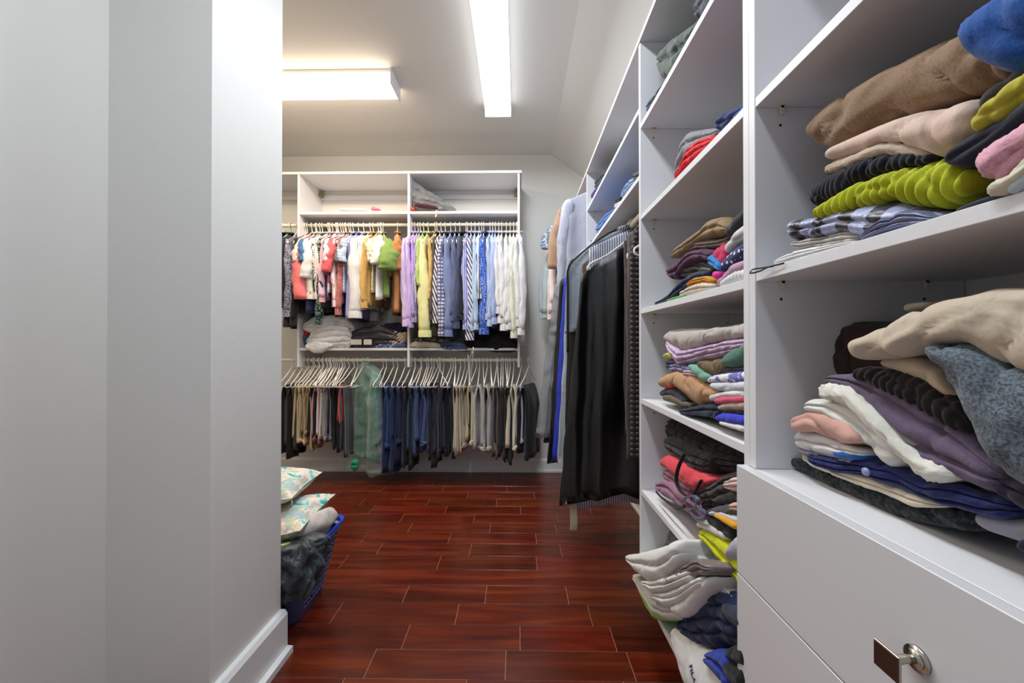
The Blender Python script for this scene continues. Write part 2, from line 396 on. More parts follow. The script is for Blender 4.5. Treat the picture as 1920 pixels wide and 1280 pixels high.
# ------------------------------------------------------------------ back closet unit
YF = 3.22; P = .019
bu = thing('closet_unit', 'white wall-hung closet unit with two bays and two rods on the back wall', 'closet', (-.93, YB-.001, 1.0))
XA, XB, XC_ = -1.872, -.928, .007
def pb(name, *a, mat=M_lam, bev=.0008): return box(name, *a, mat, bu, bev)
for xc in (XA, XB, XC_): pb('side_panel', xc-P/2, xc+P/2, YF, YB-.002, 1.0, 2.642)
pb('top_panel', -2.69, .033, YF-.006, YB-.002, 2.643, 2.664)
for a, b in ((-2.69, XA), (XA, XB), (XB, XC_)):
    if a > -2.5:
        pb('shelf', a+P/2+.001, b-P/2-.001, YF, YB-.002, 2.302, 2.324)
        pb('shelf', a+P/2+.001, b-P/2-.001, YF, YB-.002, 1.142, 1.163)
    pb('mounting_rail', a+P/2+.001, b-P/2-.001, YB-.022, YB-.002, 2.56, 2.60)
    for z in (2.232, 1.057):
        V, Fc = cyl('x', (3.30-(YB-.001), z-1.0), .0145, a+P/2+.002+.93, b-P/2-.002+.93, 18); mk('hanging_rod', V, Fc, M_rod, bu)
        for x, s in ((a+P/2, 1), (b-P/2, -1)):
            V, Fc = cyl('x', (3.30-(YB-.001), z-1.0), .024, min(x, x+s*.008)+.93, max(x, x+s*.008)+.93, 16); mk('rod_socket', V, Fc, M_pin, bu)
for x in (XA+P/2+.002, XC_-P/2-.032): pb('hanging_bracket', x, x+.03, YB-.06, YB-.024, 2.575, 2.622, mat=M_brkt)
# ------------------------------------------------------------------ right closet wall units
XF = .466
Z1c, Z2c, Z3c = .785, 1.463, 2.583     # panel centres in depth
def unit(label, y0, y1, shelves, z0, ztop=2.367, near=True, far=True):
    t = thing('shelf_unit', label, 'closet', ((XF+XR)/2, (y0+y1)/2, z0))
    if far: box('side_panel', XF, XR-.002, y1-P, y1, z0, ztop-P-.0005, M_lam, t, .0008)
    if near: box('side_panel', XF, XR-.002, y0, y0+P, z0, ztop-P-.0005, M_lam, t, .0008)
    box('top_panel', XF-.004, XR-.002, y0, y1, ztop-P, ztop, M_lam, t, .0008)
    a = y0+(P if near else 0)+.001; b = y1-(P if far else 0)-.001
    for z in shelves:
        box('shelf', XF+.001, XR-.002, a, b, z-P, z, M_lam, t, .0008)
        for y, s in ((b, -1), (a, 1)):
            for x in (XF+.05, XR-.08):
                V, Fc = join([cyl('y', (0, 0), .0028, -.004, .004, 8), boxvf(-.006, .006, -.006, .0, -.004, .0, 0), boxvf(-.003, .003, -.006, -.001, -.016, .0, 0)])
                p = mk('shelf_pin', V, Fc, M_pin, t, Vector((x, y-.0005 if s < 0 else y+.0065, z-P-.0005))-t.location, smooth=False)
    V, Fc = [], []
    hl = []
    for z in shelves:
        for x in (XF+.05, XR-.08):
            hl.append(cyl('y', (x-t.location.x, z-P-.035-t.location.z), .0028, b+.0006-t.location.y, b+.0003-t.location.y, 8))
    if hl: V, Fc = join(hl); mk('pin_hole', V, Fc, M_hole, t, smooth=False)['kind'] = 'stuff'
    return t
SB, SCc, SD, SE, SF, SG = 2.036, 1.689, 1.332, .992, .648, .292
unitC = unit('tall white shelf unit with six open shelves of folded clothes, between hanging clothes and drawers', Z1c-P/2, Z2c+P/2, [SB, SCc, SD, SE, SF, SG], .27, near=True)
unitB = unit('white long-hang closet bay with two high shelves beside the garment bags', Z2c+P/2+.001, Z3c+P/2, [2.109, 1.849], 1.40, near=False)
unitA = unit('white far corner closet bay with a top shelf above hanging shirts', Z3c+P/2+.001, 3.20, [], 1.40, near=False, far=False)
S1, S2, S3 = 1.683, 1.341, .954
unitD = unit('near white shelf unit above the drawers with two shelves of thick knitwear', .08, Z1c-P/2-.001, [SB, S1, S2], S3+.0005, near=True, far=True)
for t, a, b, z in ((unitB, Z2c+P/2+.002, Z3c-P/2-.001, 1.765), (unitA, Z3c+P/2+.002, 3.52, 2.30)):
    V, Fc = cyl('y', (.545-t.location.x, z-t.location.z), .0145, a-t.location.y, b-t.location.y, 18); mk('hanging_rod', V, Fc, M_rod, t)
for y in (YF-.012,):
    box('top_panel', XF-.004, XR-.002, 3.201, YB-.002, 2.348, 2.367, M_lam, unitA, .0008)
box('rod_bracket', .53, XR-.002, 3.52, 3.54, 2.27, 2.348, M_lam, unitA, .0008)
# drawer chest
XD = .446
ch = thing('drawer_chest', 'white drawer chest with square brown knob plates under the near shelves', 'drawers', ((XD+XR)/2, .42, 0))
y0, y1 = .08, Z1c-P/2-.001
cb = lambda n, *a, mat=M_lam, bev=.0008: box(n, *a, mat, ch, bev)
cb('carcass', XD+.020, XR-.03, y0, y1, .08, S3-.02)
cb('chest_top', XD+.0205, XR-.002, y0, y1, S3-.019, S3)
cb('toe_kick', XD+.06, XD+.08, y0, y1, .0, .08)
for k in range(4):
    zt = .954-.2195*k; zb = zt-.217 if k < 3 else .085
    dr = box('drawer', XD, XD+.019, y0+.001, y1+.012, zb, zt, M_draw, ch, .0012)
    w0 = Vector(ch.location)+Vector(dr.location)
    zc = (zb+zt)/2 if k < 3 else .2; yc = .434
    L_ = lambda x, y, z: Vector((x, y, z))-w0
    V, Fc = cyl('x', (0, 0), .0135, -.004, 0, 24); V2, F2 = cyl('x', (0, 0), .010, -.0065, -.004, 24)
    V, Fc = join([(V, Fc), (V2, F2)]); mk('knob_rosette', V, Fc, M_chrome, dr, L_(XD, yc-.001, zc+.004))
    V, Fc = tube([(0, 0, 0), (-.010, 0, 0), (-.017, .001, -.002), (-.022, .002, -.003)], [.005, .0045, .005, .0055], 12)
    mk('knob_stem', V, Fc, M_chrome, dr, L_(XD-.005, yc-.001, zc+.004))
    V, Fc = boxvf(-.003, .0, -.0145, .0145, -.0145, .0145, .0004); mk('knob_plate_back', V, Fc, M_chrome, dr, L_(XD-.0275, yc+.0045, zc-.003), smooth=False)
    V, Fc = boxvf(-.0015, .0, -.0138, .0138, -.0138, .0138, .0002); mk('knob_plate', V, Fc, M_brown, dr, L_(XD-.0305, yc+.0045, zc-.003), smooth=False)
# ------------------------------------------------------------------ hangers
def hanger_meshes(r=.0042, W=.21):
    hook = [(0, 0, .152), (0, 0, .17), (.008, 0, .19), (.021, 0, .205), (.021, 0, .222), (.010, 0, .2345), (-.008, 0, .2345), (-.020, 0, .222), (-.021, 0, .208)]
    a = tube(smoothline(hook, 26), r*.9, 6)
    arm = [(0, 0, .155), (-.03, 0, .136), (-.12, 0, .070), (-W+.012, 0, .03), (-W, 0, .014), (-W+.012, 0, 0), (-.12, 0, -.002), (0, 0, -.002), (.12, 0, -.002), (W-.012, 0, 0), (W, 0, .014), (W-.012, 0, .03), (.12, 0, .070), (.03, 0, .136)]
    b = tube(smoothline(arm+[arm[0]], 54)[:-1], r, 6, closed=True)
    notch = tube([(-.15, 0, .052), (-.153, 0, .038), (-.143, 0, .036)], r*.8, 5); n2 = tube([(.15, 0, .052), (.153, 0, .038), (.143, 0, .036)], r*.8, 5)
    return a, join([b, notch, n2])
HM = {}
def hanger(label, x, y, zrod, yaw, mat=M_plastic, group=None, tilt=0, name='clothes_hanger'):
    key = mat.name
    if key not in HM:
        a, b = hanger_meshes(.0042 if mat is M_plastic else .0022)
        h = mk('hook', *a, mat); f = mk('frame', *b, mat); HM[key] = (h.data, f.data)
        bpy.data.objects.remove(h); bpy.data.objects.remove(f)
    R = Euler((0, tilt, yaw)).to_matrix(); top = Vector((x, y, zrod)); loc = top-R @ Vector((0, 0, .230))
    t = thing(name, label, 'hanger', loc, (0, tilt, yaw), group)
    ob('hook', HM[key][0], t); ob('frame', HM[key][1], t)
    return t
# ------------------------------------------------------------------ hanging garments
def sheet(L, wf, T, A, kf, seed, drop=.085, neck=.05, n=36, rows=20, lean=0, z0=0, hemw=.004, shoulder=True, sq=1):
    """closed hanging body; wf(t) half-width along local x, thickness T, fold amplitude A. z from 0 (neck) to -L"""
    V, Fc = [], []
    ts = np.concatenate([np.linspace(0, .12, 6), np.linspace(.12, 1, rows-5)[1:]]) if shoulder else np.linspace(0, 1, rows)
    for t in ts:
        hw = wf(t)
        z = -(min(t, .12)/.12*.014+max(0, t-.12)/.88*(L-.014)) if shoulder else -L*t
        grow = min(1, t*3.2)
        for k in range(n):
            a = 2*PI*k/n; c, s = math.cos(a), math.sin(a)
            x = hw*math.copysign(abs(c)**.75, c); 
            th = T*(.45+.55*grow)*math.copysign(abs(s)**.6, s)
            f = A*grow*(math.sin(kf*x*PI/.2+seed*1.7+t*1.3)+.6*math.sin(kf*x*1.9*PI/.2+seed*3.1-t*2))
            f += A*.5*noise.noise(Vector((x*9, z*5, seed*3.3)))*grow
            dz = -drop*(abs(x)/max(.01, .21 if sq == 1 else hw))**sq if shoulder else 0
            dz *= 1-max(0, (t-.15))*.7 if t > .15 else 1
            if shoulder and abs(x) < neck: dz += .0
            xx = x + lean*t + .006*noise.noise(Vector((z*7, a*2, seed)))
            V.append((xx, th+f, z0+z+dz + (hemw*math.sin(x*60+seed) if t == 1 else 0)))
    R = len(ts)
    for i in range(R-1):
        for k in range(n): Fc.append((i*n+k, (i+1)*n+k, (i+1)*n+(k+1) % n, i*n+(k+1) % n))
    V.append((0, 0, z0+.004)); c0 = len(V)-1
    Fc += [(k, (k+1) % n, c0) for k in range(n)]
    b = (R-1)*n; cc = np.mean(np.array(V[b:b+n]), axis=0); V.append((cc[0], cc[1], cc[2]+.03)); c1 = len(V)-1
    Fc += [(b+(k+1) % n, b+k, c1) for k in range(n)]
    return V, Fc
def sleeve(side, W, L, spread, rx, ry, seed, drop, bend=0):
    V, Fc = [], []; n = 14; rows = 16
    for i in range(rows):
        t = i/(rows-1)
        x = side*(W-.035+spread*math.sin(min(1, t*1.15)*PI/2)); y = .012*math.sin(t*4+seed)+bend*t*t
        z = -drop*.95-.005-L*t
        wx = rx*(1-.30*t)*(1 if t > .08 else .6+5*t); q_ = min(1, t/.38); wy = ry*(.42+.60*q_*q_*(3-2*q_))*(1-.08*t)
        for k in range(n):
            a = 2*PI*k/n; nv = noise.noise(Vector((t*7, a*1.2, seed*2.1)))
            nv2 = noise.noise(Vector((t*17, a*1.7+3, seed*1.1)))
            V.append((x+wx*math.cos(a)*(1+.35*nv)+.008*nv2, y+wy*math.sin(a)*(1+.35*nv)+.009*nv2, z+.006*math.sin(a*2+seed)*(1-t)))
    for i in range(rows-1):
        for k in range(n): Fc.append((i*n+k, (i+1)*n+k, (i+1)*n+(k+1) % n, i*n+(k+1) % n))
    Fc.append(tuple(range(n))); Fc.append(tuple(range((rows-1)*n, rows*n))[::-1])
    return V, Fc, (x, y, z, wx, wy)
def garment(label, cat, mat, x, y, zneck, yaw, L=.72, W=.21, T=.014, A=.008, kf=2, sl=.60, spread=.015, rx=.045, ry=.026,
            cuff=True, collar=True, name='hanging_shirt', group=None, seed=None, lean=0, flare=1.0, bend=0, cuffmat=None, drop=.085, ntag=False):
    SEED[0] += 1; sd = seed if seed is not None else SEED[0]*1.37
    t = thing(name, label, cat, (x, y, zneck-L-drop), (0, 0, yaw), group)
    zo = L+drop
    def wf(q):
        if q < .12: return .055+(W-.055)*math.sin(q/.12*PI/2)**.8
        if q < .3: return W*(1-.10*(q-.12)/.18)
        return W*(.90+(flare-.90)*(q-.3)/.7)
    V, Fc = sheet(L, wf, T, A, kf, sd, drop=drop, lean=lean)
    mk('torso', [(a, b, c+zo) for a, b, c in V], Fc, mat, t)
    if sl:
        for s in (-1, 1):
            V, Fc, e = sleeve(s, W, sl, spread, rx, ry, sd+s, drop, bend)
            so = mk('sleeve', [(a, b, c+zo) for a, b, c in V], Fc, mat, t)
            if cuff and sl > .4:
                ex, ey, ez, wx, wy = e
                ring = []
                for q, k in ((.0, 1.04), (.5, 1.06), (1, 1.05)):
                    ring.append([(ex+wx*k*math.cos(2*PI*j/14), ey+wy*k*1.05*math.sin(2*PI*j/14), ez+zo+.012-.055*q) for j in range(14)])
                V = sum(ring, []); Fc = [(i*14+j, (i+1)*14+j, (i+1)*14+(j+1) % 14, i*14+(j+1) % 14) for i in range(2) for j in range(14)]
                Fc += [tuple(range(14)), tuple(range(28, 42))[::-1]]
                mk('cuff', V, Fc, cuffmat or mat, so, smooth=False)
    if collar:
        ring = []
        for q in range(24):
            a = 2*PI*q/24; ring.append((.052*math.cos(a),   .015*math.sin(a)+.002, zo+.014-.012*abs(math.cos(a))))
        V, Fc = tube(ring, .007, 6, ry=.017, closed=True); mk('collar', V, Fc, mat, t)
    return t
def trousers(label, mat, x, y, zbar, yaw, L=.50, W=.125, T=.016, A=.009, kf=2.2, group=None, waist=False, name='folded_trousers', wm=None, lean=0, flare=1.05, cat='trousers'):
    SEED[0] += 1; sd = SEED[0]*1.91
    t = thing(name, label, cat, (x, y, zbar-L), (0, 0, yaw), group)
    for s, l in ((1, L), (-1, L*random.uniform(.90, .99))):
        V, Fc = sheet(l, lambda q: W*(.97+(flare-.97)*q), T*.62, A, kf, sd+s*.4, drop=0, n=26, rows=14, shoulder=False, lean=lean)
        # the two layers meet over the bar
        Vn = []
        for a, b, c in V:
            q = max(0, min(1, -c/.12)); Vn.append((a, s*(.0045+T*.75*q**.6)+b, c+L+(.004 if c > -.001 else 0)))
        o = mk('front_leg' if s > 0 else 'rear_leg', Vn, Fc, mat, t)
        if waist and s > 0:
            V, Fc = sheet(.04, lambda q: W*flare*1.04, T*.8, A*.9, kf, sd+s*.4, drop=0, n=26, rows=4, shoulder=False, lean=0)
            Vn = [(a+lean, s*(.0045+T*.75)+b*1.15+(.0), c+L-l+.045) for a, b, c in V]
            mk('waistband', Vn, Fc, wm or mat, o)
            V, Fc = cyl('x', (0, 0), .008, -.003, .003, 12)
            mk('button', V, Fc, M_chrome, o, (-(W*flare+.002)+lean, s*.012, L-l+.022))
    return t
# ------------------------------------------------------------------ upper rods, back unit
YR = 3.30; random.seed(4)
def zv(v, Y): return H+(644-v)/F*Y
def xu(u, Y): return (u-971)/F*Y
def upper(un, label, short, mat, vb, kind='long', vbody=None, dyaw=None, W=.21, ry=.026, hm=M_plastic, hang=True, hlabel=None, **kw):
    yaw = -PI/2+(dyaw if dyaw is not None else random.uniform(-.05, .05))
    x = xu(un, YR-.2)-.2*math.sin(yaw+PI/2)
    zn = 2.150; drop = .088
    zs = zv(vb, 3.09); body = zn-drop-zv(vbody if vbody else vb-8, 3.12)
    o = {}
    if kind == 'long': o = dict(sl=zn-drop-zs-.045, ry=ry)
    elif kind == 'short': o = dict(sl=.20, ry=ry*1.25, rx=.06, spread=.05); body = zn-drop-zs
    else: o = dict(sl=0); body = zn-drop-zs
    o.update(kw)
    garment(label, kw.pop('cat', 'shirt') if 'cat' in kw else 'shirt', mat, x, YR, zn, yaw, L=max(.3, body), W=W, drop=drop,
            **{k: v for k, v in o.items() if k != 'cat'})
    if hang: hanger(hlabel or 'white plastic hanger holding the '+short, x, YR, 2.2465, yaw+random.uniform(-.02, .02), hm)
    return x
U = upper; cd = dict
U(529, 'black long-sleeved cardigan at the left end of the upper rod', 'black cardigan', fab('1b191b'), 613, dyaw=.35, hm=M_blackp, hlabel='black hanger holding the leftmost black cardigan', collar=False, cat='cardigan', ry=.03)
U(536, 'navy and white tweed jacket beside the leftmost black cardigan', 'navy tweed jacket', fab('1f2140', 'tweed', 'b9bbd4', 1.2), 560, dyaw=.22, ry=.045, collar=False, cat='jacket', sl=.60)
U(548, 'black thin top behind the navy tweed jacket', 'black thin top', fab('141416'), 610, dyaw=.1, collar=False)
U(556, 'blush short-sleeved top with draped front near the left end', 'blush top', fab('ecd6cd'), 545, 'short', dyaw=.2, collar=False)
U(561, 'coral pink blouse with gathered front knot', 'coral blouse', fab('ef7f80', 'heather', 'e8676d'), 556, 'short', dyaw=.1, ry=.04, sl=.5, cuff=False, collar=False)
U(566, 'steel blue short-sleeved tee between coral and cream tops', 'steel blue tee', fab('3d6c9a'), 540, 'short', collar=False)
U(571, 'cream short-sleeved blouse beside the coral blouse', 'cream blouse', fab('ece5dc'), 545, 'short', dyaw=.15, ry=.04, sl=.33)
U(574, 'navy long tunic showing below the coral blouse', 'navy tunic', fab('232848'), 600, 'none', collar=False, vbody=600, T=.03)
U(578, 'ivory knit long-sleeved shirt left of the floral one', 'ivory knit', fab('e3ddd2'), 560, ry=.03)
U(588, 'black and white floral long-sleeved blouse', 'black and white floral blouse', fab('e6e2e4', 'floral', '2b2730', 1.6), 533, ry=.036, collar=False)
U(591, 'pale pink blouse with turned-back cuff', 'pale pink blouse', fab('eacdc9'), 560, ry=.032)
U(595, 'dark green floral long-sleeved top reaching low', 'dark green floral top', fab('151b1d', 'floral', '5f7f7a', 1.4), 608, ry=.028, collar=False)
U(600, 'lilac pink shirt with rolled salmon cuff', 'lilac pink shirt', fab('d9b4cc'), 566, ry=.034, cuffmat=fab('eaa3a3'))
U(605, 'black sleeveless top beside the lilac pink shirt', 'black sleeveless top', fab('201d24'), 590, 'none', collar=False)
U(609, 'purple top with white speckled shoulders', 'purple speckled top', fab('4b1f4d', 'tweed', '8a5f90', .8), 584, ry=.03, collar=False, sl=.30)
U(612, 'white short-sleeved shirt with black band, beside the purple top', 'white banded shirt', fab('f0eee6'), 560, 'short')
U(616, 'bright coral top with draped sleeve right of the purple top', 'bright coral top', fab('f0626a'), 540, 'short', ry=.035, sl=.28, collar=False)
U(620, 'maroon speckled long tunic behind the bright coral top', 'maroon tunic', fab('5b2140', 'tweed', '7b3b5c', .8), 588, 'none', T=.03, collar=False)
U(624, 'pale mauve striped blouse right of the maroon tunic', 'mauve striped blouse', fab('cda9b2', 'stripe', 'e8dbe2', 1.2), 575, ry=.026)
U(628, 'navy sleeveless long top hanging low between pinks', 'navy sleeveless top', fab('1d2138'), 606, 'none', collar=False)
U(632, 'red patterned blouse right of the mauve stripes', 'red patterned blouse', fab('a8474c', 'tweed', 'c08c88', 1.2), 590, ry=.024)
U(637, 'grey short-sleeved tee right of the red patterned blouse', 'grey tee', fab('6f737e'), 540, 'short', collar=False)
U(642, 'light blue checked short-sleeved shirt', 'light blue checked shirt', fab('a9bfe4', 'plaid', 'd9e3f3', 1.5), 560, 'short', ry=.03)
U(651, 'periwinkle long shirt behind the wide white linen shirt', 'periwinkle shirt', fab('8f94cc'), 610, 'none', T=.05, vbody=610)
U(662, 'wide white linen long-sleeved shirt in the middle of the left bay', 'white linen shirt', fab('f0eeec'), 596, ry=.055, rx=.06, T=.03)
U(673, 'mint and cream sheer blouse right of the white linen shirt', 'mint blouse', fab('dde9dd'), 592, 'none', T=.05)
U(682, 'ochre cotton jacket with long sleeves', 'ochre jacket', fab('c9a25f'), 577, ry=.034, cat='jacket')
U(689, 'mustard sleeveless top beside the ochre jacket', 'mustard top', fab('a98a4d'), 585, 'none', T=.025, collar=False)
U(695, 'white blouse with yellow flowers', 'yellow flowered blouse', fab('efeede', 'floral', 'cdbf78', 1.2), 560, 'short', ry=.03)
U(708, 'white eyelet short-sleeved blouse with scalloped hem', 'white eyelet blouse', fab('edf1ef'), 573, 'short', dyaw=.25, ry=.05, T=.035, sl=.22, spread=.07)
U(722, 'olive green short-sleeved linen shirt turned to the room', 'olive green shirt', fab('748d45'), 568, 'short', dyaw=.5, ry=.06, T=.03, sl=.27, spread=.13)
U(742, 'burnt orange short-sleeved shirt with collar, last before the divider', 'burnt orange shirt', fab('b57a47'), 598, 'short', dyaw=.28, ry=.05, T=.035, sl=.26, spread=.03)
R_ = [
 (757, 'pale lilac dress shirt, first after the divider', 'pale lilac shirt', 'cdb8e6', None, None, 1, 612, .030),
 (764, 'lilac dress shirt second from the divider', 'second lilac shirt', 'c6aee6', None, None, 1, 610, .028),
 (771, 'deeper violet dress shirt third from the divider', 'violet shirt', 'b195dc', None, None, 1, 614, .024),
 (777, 'violet and white checked shirt left of the green one', 'violet checked shirt', '6d5c92', 'plaid', 'd9d0e6', 2.2, 604, .024),
 (783, 'lime green printed shirt peeping beside the yellow one', 'lime printed shirt', '9fb85c', 'tweed', 'c6d49a', 1.0, 545, .024),
 (793, 'pale yellow long-sleeved dress shirt', 'pale yellow shirt', 'eadf9f', None, None, 1, 632, .052),
 (805, 'golden tan shirt right of the pale yellow one', 'golden tan shirt', 'c6a565', None, None, 1, 560, .022),
 (810, 'dark brown shirt between tan and striped ones', 'dark brown shirt', '55453f', None, None, 1, 600, .022),
 (817, 'black and white diagonal-striped shirt right of the brown one', 'diagonal-striped shirt', 'e4e2e4', 'stripe', '2c2c38', .75, 606, .030),
 (826, 'blue, white and plum plaid long-sleeved shirt', 'plaid shirt', 'c7cfe2', 'plaid', '7a7099', 1.3, 630, .036),
 (838, 'slate blue dress shirt beside the plaid shirt', 'slate blue shirt', '7482aa', None, None, 1, 631, .036),
 (848, 'dark slate shirt with turned cuff', 'dark slate shirt', '5b6180', None, None, 1, 602, .034),
 (857, 'charcoal blue shirt left of the gap on the rod', 'charcoal blue shirt', '454c69', None, None, 1, 616, .030),
 (867, 'black shirt right of the gap on the rod', 'black shirt', '1c1d24', None, None, 1, 600, .022),
 (872, 'lavender blue fine-striped shirt', 'fine-striped lavender shirt', '8587c4', 'stripe', 'b4b8e0', 1.0, 618, .034),
 (880, 'bold navy and white striped shirt hanging lowest', 'bold striped shirt', 'eeeef4', 'stripe', '3a3c6c', .7, 638, .036),
 (887, 'pale blue shirt right of the bold stripes', 'pale blue shirt', 'a9c0e0', None, None, 1, 620, .026),
 (893, 'ice blue shirt beside the white and black striped one', 'ice blue shirt', 'b8cde4', None, None, 1, 618, .024),
 (898, 'white shirt with thin black stripes left of the polka dots', 'thin-striped white shirt', 'ecebea', 'stripe', '4b4a50', .7, 560, .024),
 (905, 'royal blue polka-dot shirt', 'polka-dot shirt', '2c55b4', 'dots', 'e8eefc', 1.5, 627, .042),
 (914, 'powder blue shirt just right of the polka dots', 'powder blue shirt', 'a8b8e2', None, None, 1, 600, .026),
 (920, 'soft blue shirt second right of the polka dots', 'soft blue shirt', 'b3c0e8', None, None, 1, 612, .026),
 (926, 'sky blue shirt third right of the polka dots', 'sky blue shirt', 'a5b2e0', None, None, 1, 608, .026),
 (932, 'cool white shirt, first of the white ones', 'first white shirt', 'eef0f4', None, None, 1, 588, .028),
 (939, 'white dress shirt second in the row of whites', 'second white shirt', 'f1f1f0', None, None, 1, 606, .034),
 (947, 'ivory dress shirt third in the row of whites', 'third, ivory shirt', 'ece9dc', None, None, 1, 620, .034),
 (955, 'white dress shirt fourth in the row of whites', 'fourth white shirt', 'f2f2ef', None, None, 1, 618, .036),
 (962, 'cream dress shirt fifth in the row of whites', 'fifth, cream shirt', 'e6dfc6', None, None, 1, 634, .030),
 (969, 'white dress shirt sixth in the row of whites', 'sixth white shirt', 'f1f1ee', None, None, 1, 612, .034),
 (977, 'last white shirt under the clear cover at the right end', 'last white shirt', 'f3f3f1', None, None, 1, 628, .034)]
for un, lab, sh, c, pat, c2, sc, vb, ry in R_:
    ax = (0, 1, .35) if 'diagonal' in lab else (0, 1, 0) if un not in (880,) else (0, 1, .45)
    U(un, lab, sh, fab(c, pat, c2, sc, axis=ax), vb, ry=ry, dyaw=random.uniform(-.03, .05) + (.06 if un == 793 else 0), group=None)
def bag_shell(label, mat, x, y, ztop, yaw, L, W, T, A=.01, name='garment_cover', kf=2.2, group=None, flare=1.1, lean=0, drop=.10, cat='garment bag', rows=26, n=48, sq=1):
    SEED[0] += 1; sd = SEED[0]*2.3
    def wf(q): return (.05+(W-.05)*math.sin(min(1, q/.10)*PI/2)**.75) if q < .1 else W*(1+(flare-1)*(q-.1)/.9)
    V, Fc = sheet(L, wf, T, A, kf, sd, drop=drop, n=n, rows=rows, lean=lean, sq=sq)
    return tag(mk(name, [(a, b, c+L+drop) for a, b, c in V], Fc, mat, None, (x, y, ztop-L-drop), rot=(0, 0, yaw)), label, cat, group)
bag_shell('clear plastic cover over the last white shirt at the right end', M_film, xu(980, 3.1), YR, 2.19, -PI/2, .95, .235, .036)
# a few garments of the bay that runs on behind the wall's end
for un, c, vb, lab in ((512, '2b5a5c', 575, 'teal knit sleeve edge showing beyond the wall corner'), (497, '26262c', 600, 'charcoal shirt mostly hidden by the wall corner')):
    U(un, lab, lab.split(' showing')[0].split(' mostly')[0], fab(c), vb, ry=.03)
# ------------------------------------------------------------------ lower rods: trousers and white hangers
ZL = 1.057+.0145; random.seed(9)
LOW = []
def lower(un, label, mat, vb, dyaw=None, hm=M_plastic, group=None, hl=None, hg=None, T=.013, A=.006, **kw):
    T *= 1.35; A *= 1.7; LOW.append((un, label))
    yaw = -PI/2+(dyaw if dyaw is not None else random.uniform(-.08, .10))
    x = xu(un, YR-.13)-.13*math.sin(yaw+PI/2)
    trousers(label, mat, x, YR, ZL-.230+.004, yaw, L=ZL-.225-zv(vb, 3.16), T=T, A=A, group=group, **kw)
    hanger(hl or 'white plastic hanger carrying the '+(label.replace(',', '') if label.startswith('plain black') else label.split(',')[0].split(' beside')[0].split(' right of')[0].split(' left of')[0]), x, YR, ZL, yaw, hm, group=hg or group)
den = lambda c: fab(c, 'heather', '%02x%02x%02x' % tuple(min(255, int(int(c[i:i+2], 16)*1.25)) for i in (0, 2, 4)), 1.5)
G = 'black trousers on the lower rods'; GL = 'plain black trousers hanging folded on the lower rods'
HL = 'white plastic hangers carrying plain black trousers'
L_ = lower
L_(528, 'black dress trousers at the far left of the lower rod', fab('101013'), 862, T=.03)
L_(540, 'charcoal grey trousers beside the far left black ones', fab('3c3e40'), 846, dyaw=.1, T=.022)
L_(551, 'beige chinos, leftmost light pair', fab('b9a78b'), 834, T=.018, waist=True)
L_(560, 'sand coloured chinos second from the left', fab('c2b08d'), 836, waist=True)
L_(567, 'crumpled olive khakis beside the sand chinos', fab('8f815c'), 818, A=.01, waist=True)
L_(573, 'tan linen trousers reaching low behind the olive khakis', fab('bfa27c'), 850)
L_(580, 'dark navy trousers left of the pink pair', fab('1a1b28'), 822, T=.018)
L_(588, 'dusty pink trousers beside the white pair', fab('c99aa6'), 833)
L_(595, 'white trousers beside the dusty pink pair', fab('e6e2e4'), 825)
L_(600, 'khaki brown trousers right of the white pair', fab('a88f66'), 832)
L_(606, 'light grey trousers with waistband, left of the blacks', fab('8d8f9c'), 829, waist=True)
L_(611, 'mid grey trousers with waistband beside light grey pair', fab('777987'), 828, waist=True)
L_(618, 'plain black trousers right of the mid grey pair', fab('141418'), 820, T=.018)
L_(625, 'plain black trousers left of the coral red pair', fab('141418'), 850, T=.016)
L_(633, 'coral red thin trousers left of the bagged green garment', fab('d9655f'), 795, T=.006)
L_(638, 'dark grey striped trousers just behind the green bag', fab('3a3a40', 'stripe', '6a6a72', 1), 860)
L_(706, 'slate grey trousers right of the bagged green garment', fab('565662'), 858)
L_(716, 'bright blue jeans with visible waist button', den('233c68'), 842, waist=True, T=.02, dyaw=.08)
L_(726, 'deep blue wide jeans reaching lowest', den('182850'), 892, T=.026, A=.008)
L_(738, 'indigo jeans with brass button', den('182448'), 834, waist=True, T=.02)
L_(750, 'blue-black jeans left of the divider', den('171c34'), 878, T=.02)
L_(760, 'plain black trousers just left of the divider', fab('141418'), 884, T=.014)
L_(772, 'washed blue jeans under the divider', den('2c4268'), 858, T=.018)
L_(784, 'faded blue jeans with crumpled waistband', den('3c4c74'), 838, waist=True, T=.024, A=.011)
L_(797, 'dark washed jeans right of the crumpled pair', den('25325a'), 850, T=.02)
L_(806, 'black camouflage-mottled trousers hanging low', fab('14130f', 'floral', '2c2a20', .7), 880)
L_(818, 'violet-grey trousers behind the large navy pair', fab('3c3b54'), 858)
L_(832, 'large dark navy trousers spread wide', fab('121a2c'), 858, dyaw=.55, T=.026, W=.15, A=.008)
L_(843, 'very dark navy trousers beside the wide pair', fab('10131f'), 862, T=.02)
L_(852, 'stone cream trousers right of the navy pairs', fab('cfc6b4'), 856, T=.014)
L_(859, 'pale stone trousers beside the cream ones', fab('c4baa8'), 852, T=.014)
L_(866, 'grey beige trousers with waistband', fab('b2a695'), 842, waist=True)
L_(873, 'dark olive trousers deep between beige pairs', fab('6c6338'), 800, T=.008)
L_(880, 'light khaki chinos with buttoned waistband', fab('cfc2a5'), 836, waist=True, T=.02)
L_(897, 'pale grey chinos left of the wide grey pair', fab('b6b5b0'), 848, waist=True, T=.024)
L_(910, 'grey cotton chinos fanned at the hem', fab('aeb0b2'), 847, waist=True, T=.024)
L_(921, 'taupe trousers right of the grey chinos', fab('8a7c6c'), 852)
L_(928, 'brownish grey trousers beside the taupe pair', fab('6c6058'), 862)
